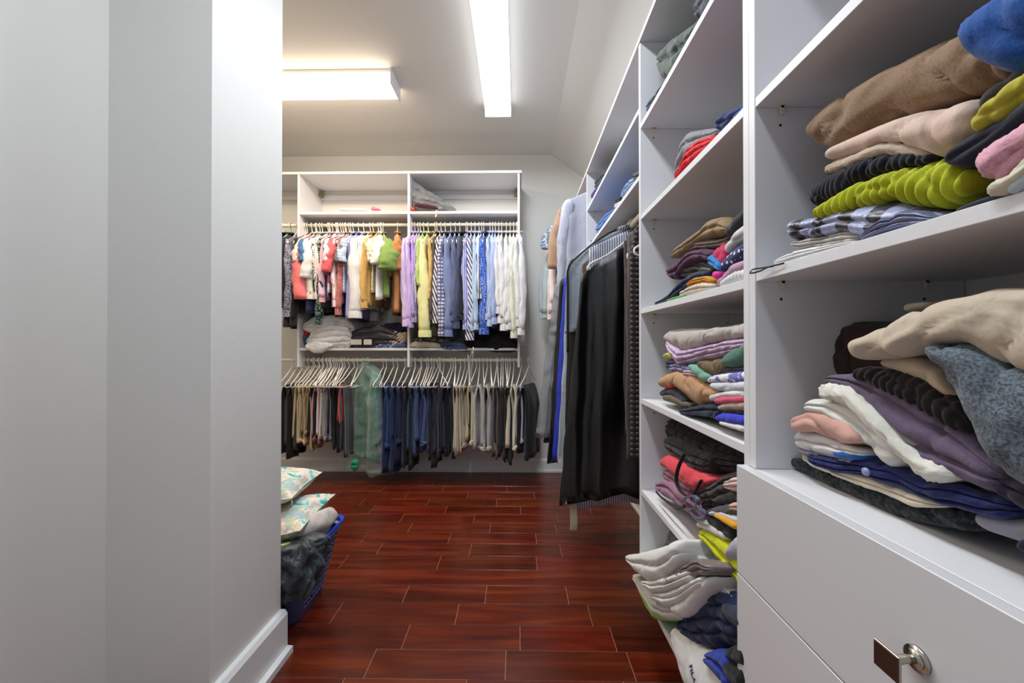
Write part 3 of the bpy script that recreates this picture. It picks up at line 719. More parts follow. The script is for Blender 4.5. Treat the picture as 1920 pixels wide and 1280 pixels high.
L_(934, 'inky navy trousers right of the taupes', fab('181c3c'), 840, waist=True)
L_(943, 'dark moss trousers beside the inky navy pair', fab('3a382c'), 864)
L_(951, 'plain black trousers left of the ivory cotton pair', fab('141418'), 872, T=.016)
L_(961, 'ivory cotton trousers with crumpled belt loops', fab('d9d1bb'), 846, waist=True, T=.026, A=.012, dyaw=-.08)
L_(972, 'lavender grey trousers second from the right end', fab('aaa6b4'), 832, waist=True, dyaw=-.2, T=.016)
L_(982, 'midnight navy trousers at the right end of the lower rod', fab('131726'), 862, dyaw=-.35, T=.026, W=.15)
USED = []
GE = 'empty white hangers on the lower rods'
for un in (575, 583, 591, 599, 607, 615, 622, 645, 652, 662, 768, 778, 790, 800, 812, 824, 838, 847, 889, 902, 917, 938, 947, 956):
    yaw = -PI/2+random.uniform(-.18, .22)
    near = min(LOW, key=lambda q: abs(q[0]-un)+(500 if q in USED else 0)); USED.append(near)
    hanger('empty white hanger by the '+' '.join(near[1].replace(',', '').split()[:11]), xu(un, 3.12), YR, ZL, yaw, group=GE)
# the hanger hooked upside down, sticking up above the rod
h = hanger('empty white hanger tipped up, its end sticking above the lower shelf line', xu(872, 3.1), YR-.035, ZL+.02, -PI/2+.28, tilt=-1.05)
# green garment in clear plastic
xg = xu(671, 3.12)
t = garment('teal green robe hanging inside a clear plastic bag', 'robe', fab('1d5f50', 'heather', '2f8a70', .5), xg, YR, ZL-.06, -PI/2+.95, L=.80, W=.17, T=.03, A=.02, sl=.52, rx=.05, ry=.04, spread=.02, name='hanging_robe')
bag_shell('crinkled clear plastic bag over the teal green robe', film('dry_clean_film', 'f4fbf8', .7), xg, YR-.015, ZL-.03, -PI/2+.95, .90, .20, .075, A=.035, flare=1.05)
hanger('white plastic hanger inside the clear bag with the teal robe', xg, YR, ZL, -PI/2+.95)
o = folded('bag_corner', 'bright green crumpled cloth tail at the foot of the clear bag', 'cloth', fab('1f8a5c'), [(656, 868, 876), (662, 862, 886), (669, 866, 880)], 'Y', 3.14, .05)
# ------------------------------------------------------------------ things on the back unit's shelves
SH1, SH2 = 2.324, 1.163
def fy(name, label, cat, mat, S, c=3.24, depth=.28, rest=None, **kw): return folded(name, label, cat, mat, S, 'Y', c, depth, rest=rest, **kw)
fy('folded_sheet', 'pile of white bed sheets sagging over the shelf edge', 'bedding', fab('dedee2'), [(572, 640, 648), (580, 622, 655), (600, 612, 660), (625, 606, 657), (650, 612, 652), (658, 625, 645)], c=3.21, layers=4, wob=.01, rest=SH2)
fy('folded_sheet', 'white cotton sheet on top of the sagging pile under the shirts', 'bedding', fab('e6e4e6'), [(566, 606, 618), (585, 592, 628), (620, 588, 622), (650, 596, 626), (663, 608, 622)], c=3.25, layers=3, wob=.01)
fy('sheet_tail', 'corner of white sheet hanging over the shelf edge', 'bedding', fab('e3e3e6'), [(571, 645, 652), (585, 640, 662), (598, 640, 663), (612, 642, 655), (622, 646, 650)], c=3.195, depth=.06, layers=1)
fy('folded_cloth', 'small red folded cloth behind the white sheets', 'cloth', fab('c8252c'), [(565, 612, 630), (571, 610, 634), (577, 614, 630)], c=3.28, depth=.2)
fy('folded_cloth', 'dark patterned cloth at the left end of the lower shelf', 'cloth', fab('1f2a3a', 'tweed', '5f7f8a', 1), [(563, 628, 640), (569, 624, 648), (576, 630, 645)], c=3.27, depth=.2)
fy('folded_sheet', 'grey white folded linen beside the sagging sheets', 'bedding', fab('c9c6c8'), [(640, 640, 648), (655, 628, 653), (668, 630, 654), (676, 640, 653)], c=3.235, rest=SH2)
fy('packed_blanket', 'black bedding in a dark plastic packet with paper labels', 'bedding', fab('16151c', rough=.35), [(646, 642, 650), (655, 622, 655), (680, 612, 656), (705, 606, 656), (735, 618, 656), (750, 632, 652)], c=3.225, layers=3, rest=SH2)
pk = [o for o in COL.objects if o.name.startswith('packed_blanket')][0]
for u0, u1, v0, v1 in ((658, 678, 636, 646), (682, 697, 636, 646)):
    a = onY(u0, v1, 3.209); b = onY(u1, v0, 3.209)
    V, Fc = boxvf(a.x, b.x, 3.207, 3.209, a.z, b.z, 0); V = [Vector(v)-pk.location for v in V]
    mk('paper_label', V, Fc, plain('label_paper', 'd6d0c4', .6), pk, smooth=False)
fy('folded_cloth', 'deep indigo folded cloth above the tan rolls', 'cloth', fab('1c1638'), [(700, 620, 632), (720, 606, 640), (745, 604, 636), (760, 612, 630)], c=3.28)
for i, S in enumerate(([(702, 650, 655), (715, 638, 653), (735, 620, 640), (742, 618, 632)], [(712, 652, 656), (725, 640, 655), (745, 624, 642), (752, 622, 634)], [(728, 648, 655), (742, 634, 652), (755, 622, 644), (760, 622, 636)])):
    fy('folded_curtain', ['tan folded cloth leaning leftmost by the divider', 'tan folded cloth leaning in the middle by the divider', 'tan rolled cloth nearest the divider'][i], 'cloth', fab('bfae98'), S, c=3.235-.006*i, layers=3)
fy('folded_cloth', 'blue folded cloth under the tan rolls', 'cloth', fab('4560a0'), [(704, 650, 655), (715, 645, 656), (740, 643, 656), (758, 645, 655)], c=3.225, rest=SH2)
fy('folded_blanket', 'cream folded blanket right of the divider on the lower shelf', 'blanket', fab('d9d0b8'), [(767, 645, 652), (775, 640, 655), (800, 640, 656), (828, 645, 655), (836, 650, 655)], c=3.235, layers=3, rest=SH2)
fy('folded_blanket', 'brown and black patterned throw on the cream blanket', 'blanket', fab('3b352c', 'floral', '8b8068', .6), [(775, 635, 641), (800, 628, 641), (830, 632, 643), (845, 638, 645)], c=3.25, layers=2)
fy('folded_shirt', 'slate blue shirt hanging over the lower shelf edge', 'shirt', fab('4c5674'), [(824, 642, 650), (835, 638, 656), (855, 640, 658), (872, 645, 660), (878, 650, 658)], c=3.212, rest=None, depth=.2)
fy('folded_shirt', 'plaid cloth edge beside the slate blue shirt', 'shirt', fab('7c86ac', 'plaid', '2f3c70', 1.5), [(828, 649, 653), (838, 646, 656), (848, 650, 655)], c=3.20, depth=.1)
fy('folded_blanket', 'large black folded blanket at the right of the lower shelf', 'blanket', fab('0e0e14'), [(868, 634, 652), (885, 625, 655), (920, 618, 660), (950, 622, 662), (966, 628, 660), (970, 636, 656)], c=3.215, layers=3, wob=.012)
fy('packed_blanket', 'taupe blankets piled in clear zipped plastic on the top shelf', 'blanket', fab('6f6462'), [(768, 378, 392), (775, 362, 393), (790, 362, 393), (815, 374, 393), (836, 386, 393)], c=3.27, layers=3, rest=SH1)
fy('folded_blanket', 'maroon folded layer between the taupe blankets', 'blanket', fab('4b2030'), [(776, 380, 386), (800, 382, 389), (822, 388, 392)], c=3.262, depth=.2)
fy('plastic_bag', 'crumpled clear plastic cover slumped over the taupe blankets', 'plastic bag', M_film2, [(766, 334, 380), (775, 338, 386), (790, 348, 390), (815, 362, 392), (838, 378, 393), (851, 386, 393)], c=3.255, wob=.02, depth=.26, rest=SH1, layers=3)
fy('orange_tag', 'small orange tag under the plastic-covered blankets', 'tag', plain('orange_tag', 'f0501c', .5), [(767, 388, 392), (771, 387, 393), (776, 389, 393)], c=3.235, depth=.03, layers=1)
fy('pink_tag', 'pink plastic bag knot lying left on the top shelf', 'plastic bag', plain('pink_film', 'e66a86', .4), [(695, 389, 393), (699, 386, 393), (704, 388, 393), (712, 391, 393)], c=3.24, depth=.03, layers=1, rest=SH1)
fy('plastic_bag', 'flat white plastic bag lying at the left of the top shelf', 'plastic bag', plain('white_film', 'e6e4e2', .3), [(634, 391, 393), (645, 389, 393), (660, 390, 394), (684, 391, 394)], c=3.3, depth=.12, layers=1, rest=SH1, wob=.004)
a = onY(819, 391, 3.212); V, Fc = boxvf(-.008, .006, -.0012, .0012, -.055, .004, .001)
tag(mk('paper_tag', V, Fc, plain('tag_paper', 'd8cfbb', .6), None, (a.x, 3.2105, 2.324), rot=(0, .15, 0)), 'cream paper tag hanging over the top shelf edge', 'tag')
# ------------------------------------------------------------------ right wall: garments over the long rod
def facing(label, mat, Y, zrod, L, W=.21, xc=.545, name='hanging_shirt', cat='shirt', dy=0, hl=None, **kw):
    zn = zrod-.018
    g = garment(label, cat, mat, xc, Y, zn, dy, L=L, W=W, name=name, **kw)
    hanger(hl or 'white plastic hanger under the '+label.split(' on ')[0].split(' behind')[0].split(' beside')[0], xc, Y, zrod+.0145, dy)
    return g
zA = 2.30
facing('pale lavender grey dress shirt facing the room, nearest on the far rod', fab('aeb0c0'), 2.66, zA, .74, W=.225, T=.03, ry=.032, rx=.045, sl=.62, spread=.05, A=.010)
facing('light brown shirt behind the lavender grey one', fab('a98a72'), 2.78, zA, .60, W=.22, sl=.45, spread=.10, cuff=False, rx=.06)
facing('cream and pink blouse behind the light brown shirt', fab('ddcfca'), 2.88, zA, .78, W=.22, sl=.70, spread=.09)
facing('lilac shirt sleeve edge behind the cream blouse', fab('a9a6d6'), 2.95, zA, .76, W=.22, sl=.55, spread=.07)
facing('pale pink long shirt hanging low in the far corner', fab('e0ccd0'), 3.05, zA, .84, W=.22, sl=.76, spread=.09)
facing('blue and white checked short-sleeved shirt in the far corner', fab('5c7896', 'plaid', 'c3d0da', 1.6), 3.13, zA, .70, W=.22, sl=.22, spread=.12, cuff=False, rx=.07)
facing('mint grey long-sleeved shirt in the far corner', fab('b9c8c6'), 3.22, zA, .86, W=.225, sl=.74, spread=.12)
facing('grey white long-sleeved shirt, last by the back wall', fab('c4ccd0'), 3.32, zA, .92, W=.225, sl=.74, spread=.14)
for Y, q in ((2.72, 'right behind the lavender grey shirt'), (2.84, 'between the light brown shirt and cream blouse')):
    hanger('spare white hanger on the far rod '+q, .545, Y, zA+.0145, random.uniform(-.1, .1))
zB = 1.765
def gbag(label, mat, Y, L, W, ztop=None, T=.04, A=.018, lean=0, flare=1.2, xc=.545, name='garment_bag', cat='garment bag', kf=2.6, sq=1.7, drop=.13, dy=0, hang=True, hl=None):
    o = bag_shell(label, mat, xc, Y, (ztop or zB-.04), dy, L, W, T, A=A, name=name, kf=kf, flare=flare, lean=lean, cat=cat, rows=34, n=72, drop=drop, sq=sq)
    if hang: hanger(hl or 'white plastic hanger inside the '+label.split(',')[0].split(' behind')[0], xc, Y, zB+.0145, dy)
    return o
satin = fab('08080b', rough=.36, wr=.22, sheen=0); vinyl = plain('black_vinyl', '141418', .35, bump=.2, bscale=12)
gcov = fab('8b97a0', rough=.35, wr=.6, sheen=0)
gb = gbag('large black satin garment bag, frontmost on the long rod', satin, 1.80, 1.16, .245, T=.04, A=.020, flare=1.22, lean=-.055, kf=2.3, drop=.14, ztop=zB-.10)
# grey shouldered bag behind it with black piping
g2 = gbag('grey-topped garment bag with black piping behind the black satin bag', gcov, 1.93, .46, .295, T=.05, A=.012, flare=1.02, lean=-.01, drop=.16, ztop=zB+.012)
Lg, Wg, dg = .46, .295, .16
zz = [Vector((-Wg*q, -.050, Lg+dg-.03*q-dg*q**1.7)) for q in np.linspace(.15, .96, 12)]+[Vector((-Wg-.004, -.04, Lg-.06-.40*q)) for q in np.linspace(0, 1, 8)]
mk('piping', *tube(smoothline(zz, 30), .0055, 6), M_blackp, g2)
gbag('black lower garment bag hanging inside the grey cover', vinyl, 1.99, 1.20, .27, T=.035, A=.012, flare=1.08, lean=-.02)
gbag('brown suede jacket between the grey and black bags', fab('5a4438'), 1.87, .55, .23, T=.03, A=.015, name='hanging_jacket', cat='jacket', flare=1.05)
gbag('long pale grey cotton cover hanging left of the black bag', fab('b4bbbd'), 2.12, 1.13, .265, T=.02, A=.008, flare=1.16, lean=-.02)
gbag('bright blue plastic garment bag left of the pale grey cover', fab('1634b4', rough=.4, sheen=0), 2.22, 1.15, .275, T=.02, A=.008, flare=1.17, lean=-.025)
gbag('black garment bag with rounded shoulders behind the blue one', vinyl, 2.32, 1.2, .285, T=.03, A=.01, flare=1.18, lean=-.03)
gbag('black coat hanging under the clear plastic cover', fab('101013'), 2.44, 1.10, .27, T=.03, A=.014, name='hanging_coat', cat='coat', flare=1.20, lean=-.06)
bag_shell('long clear plastic cover over the black coat', M_film2, .545, 2.44, zB-.03, 0, 1.06, .30, .055, A=.014, flare=1.25, lean=-.06, rows=34, n=60)
# quilted coat by the post
cq = gbag('dark brown quilted coat squeezed against the shelf unit post', fab('231d1c', rough=.5, wr=.9), 1.60, .98, .185, T=.035, A=.012, name='hanging_coat', cat='coat', xc=.64, flare=1.02, drop=.06, kf=2.5, hang=False)
hanger('white hanger holding the dark brown quilted coat', .64, 1.60, zB+.0145, .5)
V, Fc = [], []
for i in range(44):
    z = .99-.0215*i; x = -.158-.026*min(1, i/5)
    for dx in (0, .022):
        b = boxvf(x+dx, x+dx+.016, -.052, -.040, z-.007, z+.006, .003); V.append(b)
V, Fc = join(V); mk('quilt_tuft', V, Fc, fab('3b3230', rough=.4), cq)['kind'] = 'stuff'
gbag('maroon brown leather coat edge between quilted coat and black bag', fab('3a2420', rough=.4), 1.69, .9, .17, T=.025, A=.012, name='hanging_coat', cat='coat', xc=.64, flare=1.0, drop=.06, hang=False)
hanger('white hanger holding the maroon brown leather coat', .64, 1.69, zB+.0145, .5)
facing('long grey striped shirt whose hem shows below the black bag', fab('b9bcc8', 'stripe', '5c5c70', 1.5), 1.84, zB, 1.29, W=.20, T=.035, sl=.6, flare=1.3, ry=.03, lean=-.04)
a = onY(1075, 946, 1.80)
V, Fc = tube(smoothline([(0, 0, 0), (0, .0, -.04), (.002, -.003, -.09), (0, 0, -.13)], 12), .0185, 8, ry=.003)
tag(mk('cloth_belt', [v+Vector((0, 0, .13)) for v in V], Fc, fab('b3a390'), None, (a.x, 1.79, a.z-.115)), 'beige cloth belt end hanging below the black garment bag', 'belt')
GH = 'white hangers crowded on the long rod'
for Y, q in ((2.02, 'behind the black lower bag'), (2.07, 'in front of the pale grey cover'), (2.17, 'between pale grey cover and blue bag'), (2.28, 'behind the bright blue bag'), (2.36, 'in front of the plastic covered coat')):
    hanger('spare white hanger on the long rod '+q, .545, Y, zB+.0145, random.uniform(-.12, .12))
# ------------------------------------------------------------------ folded clothes, far and middle bays
def fx(name, label, cat, mat, S, c=.49, depth=.28, rest=None, **kw): return folded(name, label, cat, mat, S, 'X', c, depth, rest=rest, **kw)
T_ = 'folded_sweater'
fx(T_, 'dark teal sweater on the higher shelf of the long-hang bay', 'sweater', fab('1e2c32'), [(1113, 338, 356), (1117, 326, 352), (1128, 318, 345), (1138, 320, 330)], rest=2.109, c=.50)
fx(T_, 'purple folded top under the dark teal sweater', 'top', fab('4c3f86'), [(1107, 365, 373), (1113, 352, 366), (1127, 340, 350)], rest=2.109, c=.475)
fx(T_, 'small dark roll near the post on the higher shelf', 'clothes', fab('20222a'), [(1162, 262, 272), (1168, 255, 266), (1176, 246, 256)], rest=2.109)
fx('folded_jeans', 'blue denim pile low on the second shelf of the long-hang bay', 'jeans', den('3d69a8'), [(1115, 424, 438), (1122, 410, 440), (1132, 398, 428), (1146, 390, 412), (1153, 386, 400)], rest=1.849, layers=3)
fx('folded_jeans', 'small blue denim scrap at the far end of the second shelf', 'jeans', den('34558c'), [(1103, 452, 458), (1112, 447, 453)], rest=1.849)
fx(T_, 'white folded top between the denim piles', 'top', fab('cfd2da'), [(1150, 382, 391), (1160, 376, 388), (1174, 366, 374)], rest=1.849)
fx(T_, 'black folded top behind the white one', 'top', fab('15161c'), [(1152, 372, 381), (1162, 368, 378)], rest=1.849, c=.51)
fx('folded_jeans', 'pale washed denim standing by the dark roll', 'jeans', den('6d88ab'), [(1162, 360, 373), (1170, 342, 366), (1178, 334, 352), (1187, 332, 345)], rest=1.849, layers=2)
fx('folded_jeans', 'dark grey rolled trousers against the post', 'trousers', fab('3b3c44'), [(1183, 325, 336), (1190, 319, 342), (1199, 312, 336)], rest=1.849)
# bay C from the top shelf down
fx(T_, 'thick grey-green sweater on the topmost shelf', 'sweater', fab('5a645c', 'heather', '3f4842', 2), [(1225, 104, 130), (1232, 90, 150), (1250, 70, 150), (1275, 52, 110), (1300, 37, 70), (1316, 26, 50)], rest=SB, c=.50, layers=2, wob=.012, fuzz=.0006)
fx(T_, 'slate blue sweater lying on the grey-green one', 'sweater', fab('4b5362', 'heather', '2f3642', 2), [(1298, 2, 34), (1306, -20, 40), (1325, -60, 20), (1350, -110, -20)], c=.495, rest=SB, wob=.01)
fx('folded_jeans', 'flat blue grey trousers at the shelf edge below the green sweater', 'trousers', fab('5b6878'), [(1208, 196, 212), (1216, 180, 206), (1232, 160, 190), (1250, 140, 170)], rest=SB, c=.475)
fx(T_, 'grey folded sweater wrapped round the red roll', 'sweater', fab('8b8b90', 'heather', '6a6a70', 3), [(1262, 296, 336), (1268, 262, 330), (1278, 247, 320), (1310, 241, 290), (1345, 239, 255)], rest=SCc, c=.515, depth=.2, layers=3)
fx('rolled_fleece', 'bright red rolled fleece', 'fleece', fab('d31626', wr=.7), [(1262, 330, 338), (1272, 300, 335), (1282, 272, 325), (1300, 259, 310), (1325, 252, 285), (1337, 258, 275)], rest=SCc, c=.485, depth=.24, layers=4)
fx(T_, 'navy crumpled shirt right of the red roll', 'shirt', fab('1d2f66', wr=.9), [(1336, 228, 240), (1341, 214, 250), (1352, 207, 245), (1370, 200, 236), (1396, 188, 215)], rest=SCc, c=.49, wob=.01)
fx(T_, 'lighter blue shirt under the navy one by the post', 'shirt', fab('5566ac'), [(1366, 222, 236), (1380, 207, 225), (1396, 194, 216)], rest=SCc, c=.473)
L3 = [
 ('folded_cardigan', 'tan cardigan on top of the leaning pile', 'cardigan', fab('8b7450', wr=.8), [(1254, 478, 484), (1262, 462, 484), (1285, 444, 468), (1309, 426, 450), (1319, 411, 447), (1336, 407, 443), (1349, 413, 439), (1362, 424, 434)], .50, 2, {}),
 (T_, 'taupe sweater under the tan cardigan', 'sweater', fab('5e4a44'), [(1286, 464, 474), (1300, 452, 468), (1345, 446, 465), (1364, 440, 458)], .51, 2, {}),
 (T_, 'charcoal sweater high against the post', 'sweater', fab('23282d'), [(1355, 430, 441), (1362, 415, 445), (1377, 398, 432), (1396, 380, 418)], .48, 1, {}),
 ('folded_towel', 'cream sweater under the charcoal one', 'sweater', fab('c9c6c2'), [(1354, 465, 474), (1362, 449, 474), (1375, 430, 457), (1396, 412, 449)], .478, 1, {}),
 (T_, 'navy top with small white dots', 'top', fab('2b2f62', 'dots', 'dfe2f4', 1.1), [(1346, 500, 512), (1354, 482, 509), (1368, 465, 501), (1396, 446, 484)], .474, 1, {}),
 (T_, 'mauve pink top under the dotted navy one', 'top', fab('b08fa2'), [(1336, 527, 538), (1350, 513, 536), (1368, 494, 514), (1396, 484, 505)], .474, 1, {}),
 (T_, 'white ribbed top at the shelf edge by the post', 'top', fab('e6e6ea'), [(1346, 531, 541), (1360, 518, 538), (1374, 507, 534), (1396, 503, 529)], .472, 1, dict(rib=.012, rest=SD)),
 ('rolled_sock', 'crimson rolled cloth with pink edge', 'cloth', fab('b5124f'), [(1330, 470, 498), (1338, 457, 506), (1348, 455, 508), (1360, 453, 500)], .485, 1, {}),
 ('rolled_sock', 'bright blue band under the crimson roll', 'cloth', fab('1f7fc4'), [(1321, 482, 494), (1328, 474, 502), (1338, 484, 507), (1348, 498, 509)], .478, 2, {}),
 ('rolled_sock', 'hot pink scrap below the blue band', 'cloth', fab('e6249a'), [(1333, 509, 518), (1338, 507, 524), (1348, 509, 519)], .478, 1, {}),
 ('folded_cardigan', 'plum cardigan with buttons folded over the black top', 'cardigan', fab('4a1f44'), [(1245, 504, 514), (1252, 495, 525), (1262, 486, 524), (1280, 471, 502), (1295, 466, 490), (1312, 467, 488), (1328, 473, 490)], .483, 2, {}),
 (T_, 'black top in the middle of the leaning pile', 'top', fab('101117', rough=.5), [(1264, 504, 516), (1278, 490, 520), (1300, 485, 522), (1320, 488, 526), (1334, 495, 527)], .495, 3, {}),
 (T_, 'navy sweater sliding toward the far panel', 'sweater', fab('1b2144'), [(1225, 567, 573), (1240, 557, 573), (1252, 547, 568), (1265, 529, 556), (1280, 515, 543), (1300, 508, 530), (1318, 508, 524)], .478, 2, {}),
 ('folded_scarf', 'mustard yellow scarf under the black top', 'scarf', fab('c8850f', wr=.9), [(1284, 530, 538), (1298, 519, 537), (1316, 517, 532), (1330, 524, 531)], .476, 3, {}),
 (T_, 'cream top under the mustard scarf', 'top', fab('cdbfae'), [(1270, 547, 558), (1290, 533, 558), (1310, 527, 553), (1332, 532, 545)], .474, 2, dict(rest=SD)),
 (T_, 'green cloth edge flat on the shelf below the navy sweater', 'cloth', fab('4ea04c'), [(1246, 563, 568), (1262, 556, 566), (1282, 552, 561)], .472, 1, dict(rest=SD))]
for nm, lb, ct, m, S, c, ly, kw in L3: fx(nm, lb, ct, m, S, c=c, layers=ly, depth=.22, **kw)
L4 = [
 ('folded_blanket', 'pale taupe blanket on top of the fourth shelf pile', 'blanket', fab('b3aaa6'), [(1242, 628, 634), (1248, 618, 642), (1258, 617, 655), (1275, 617, 661), (1300, 617, 652), (1340, 610, 642), (1396, 604, 636)], .483, 1, dict(wob=.007)),
 ('folded_blanket', 'satin lilac sheet folded under the taupe blanket', 'bedding', fab('b295b4', rough=.5), [(1245, 636, 642), (1252, 642, 670), (1265, 655, 686), (1290, 652, 682), (1320, 645, 675), (1350, 638, 668), (1390, 634, 655)], .480, 3, {}),
 ('striped_sock', 'small green and yellow striped knit by the far panel', 'knit', fab('5f8f74', 'stripe', 'c9c01e', .3), [(1240, 664, 671), (1247, 660, 674), (1259, 659, 674)], .50, 1, {}),
 (T_, 'dark purple top beneath the lilac sheet', 'top', fab('2e2754'), [(1243, 674, 691), (1250, 671, 697), (1268, 676, 702), (1287, 684, 699)], .50, 2, {}),
 (T_, 'lavender printed top beneath the lilac sheet', 'top', fab('8f8cae', 'tweed', '4d4a76', .8), [(1250, 684, 696), (1262, 679, 698), (1280, 685, 700), (1302, 690, 702)], .487, 2, {}),
 (T_, 'dusty rose folded top above the tan knit', 'top', fab('b49aa2'), [(1277, 694, 701), (1290, 692, 707), (1306, 697, 708)], .483, 2, {}),
 (T_, 'mint green folded top jutting to the middle', 'top', fab('72a290'), [(1286, 683, 687), (1300, 681, 706), (1312, 688, 716), (1325, 697, 716), (1332, 704, 711)], .476, 1, {}),
 (T_, 'olive ribbed sweater beside the mint top', 'sweater', fab('7c6c50'), [(1304, 679, 684), (1320, 675, 697), (1335, 671, 706), (1350, 671, 696)], .479, 1, dict(rib=.006)),
 (T_, 'sage green sweater bulging by the post', 'sweater', fab('4f7463'), [(1347, 674, 685), (1356, 661, 690), (1368, 650, 689), (1380, 642, 686), (1396, 634, 678)], .474, 1, {}),
 (T_, 'brown and navy cloth edges under the sage sweater', 'clothes', fab('4a4460'), [(1340, 698, 704), (1360, 688, 704), (1396, 688, 700)], .485, 2, {}),
 (T_, 'tan ribbed sweater draped over the lower pile', 'sweater', fab('b58b64'), [(1232, 712, 724), (1240, 702, 727), (1258, 695, 727), (1275, 697, 740), (1290, 700, 757), (1300, 706, 764), (1315, 714, 758), (1330, 724, 750), (1345, 731, 738)], .476, 1, dict(rib=.0045, ribamp=.002)),
 (T_, 'red cloth edge peeping under the tan ribbed sweater', 'cloth', fab('c8302c'), [(1241, 723, 729), (1250, 719, 729), (1259, 722, 727)], .480, 1, {}),
 (T_, 'navy sweater below the tan ribbed one', 'sweater', fab('1c2030'), [(1234, 734, 741), (1242, 728, 744), (1256, 726, 745), (1272, 738, 752), (1284, 750, 756)], .483, 1, dict(rest=SE)),
 (T_, 'taupe ribbed knit flat on the fourth shelf', 'sweater', fab('75685a'), [(1241, 741, 749), (1255, 741, 754), (1270, 748, 760), (1290, 757, 766)], .480, 1, dict(rib=.006, rest=SE)),
 ('folded_jeans', 'dark blue jeans spread at the shelf edge', 'jeans', den('131c30'), [(1268, 767, 774), (1285, 762, 778), (1300, 759, 780), (1318, 755, 784), (1346, 752, 790)], .474, 2, dict(rest=SE)),
 (T_, 'white towel with blue pattern on the right-hand stack', 'towel', fab('dfe0ea', 'tweed', '6c70c0', .35), [(1321, 710, 718), (1330, 704, 718), (1355, 699, 718), (1396, 697, 716)], .473, 1, {}),
 (T_, 'pale grey towel under the blue-patterned one', 'towel', fab('c9ccd6'), [(1326, 718, 726), (1340, 716, 732), (1360, 714, 735), (1396, 714, 733)], .4735, 1, {}),
 (T_, 'white top above the pink one in the right-hand stack', 'top', fab('d8dadc'), [(1325, 744, 751), (1335, 735, 752), (1355, 732, 745), (1396, 731, 744)], .474, 1, {}),
 (T_, 'bright pink top in the right-hand stack', 'top', fab('da5578'), [(1332, 748, 757), (1343, 742, 759), (1360, 740, 756), (1396, 740, 754)], .473, 1, {}),
 (T_, 'beige top below the bright pink one', 'top', fab('b09a86'), [(1338, 763, 768), (1350, 757, 770), (1370, 752, 770), (1396, 752, 771)], .473, 1, {}),
 (T_, 'black-violet top below the beige one', 'top', fab('211a2a'), [(1344, 769, 778), (1360, 767, 780), (1396, 769, 784)], .475, 2, {}),
 (T_, 'royal blue top near the bottom of the right-hand stack', 'top', fab('3038c4'), [(1338, 779, 787), (1350, 774, 791), (1370, 774, 795), (1396, 778, 801)], .472, 1, {}),
 (T_, 'thin white cloth under the royal blue top', 'cloth', fab('d8d6d4'), [(1344, 788, 794), (1370, 793, 804), (1396, 799, 812)], .472, 1, dict(rest=SE))]
for nm, lb, ct, m, S, c, ly, kw in L4: fx(nm, lb, ct, m, S, c=c, layers=ly, depth=.23, **kw)
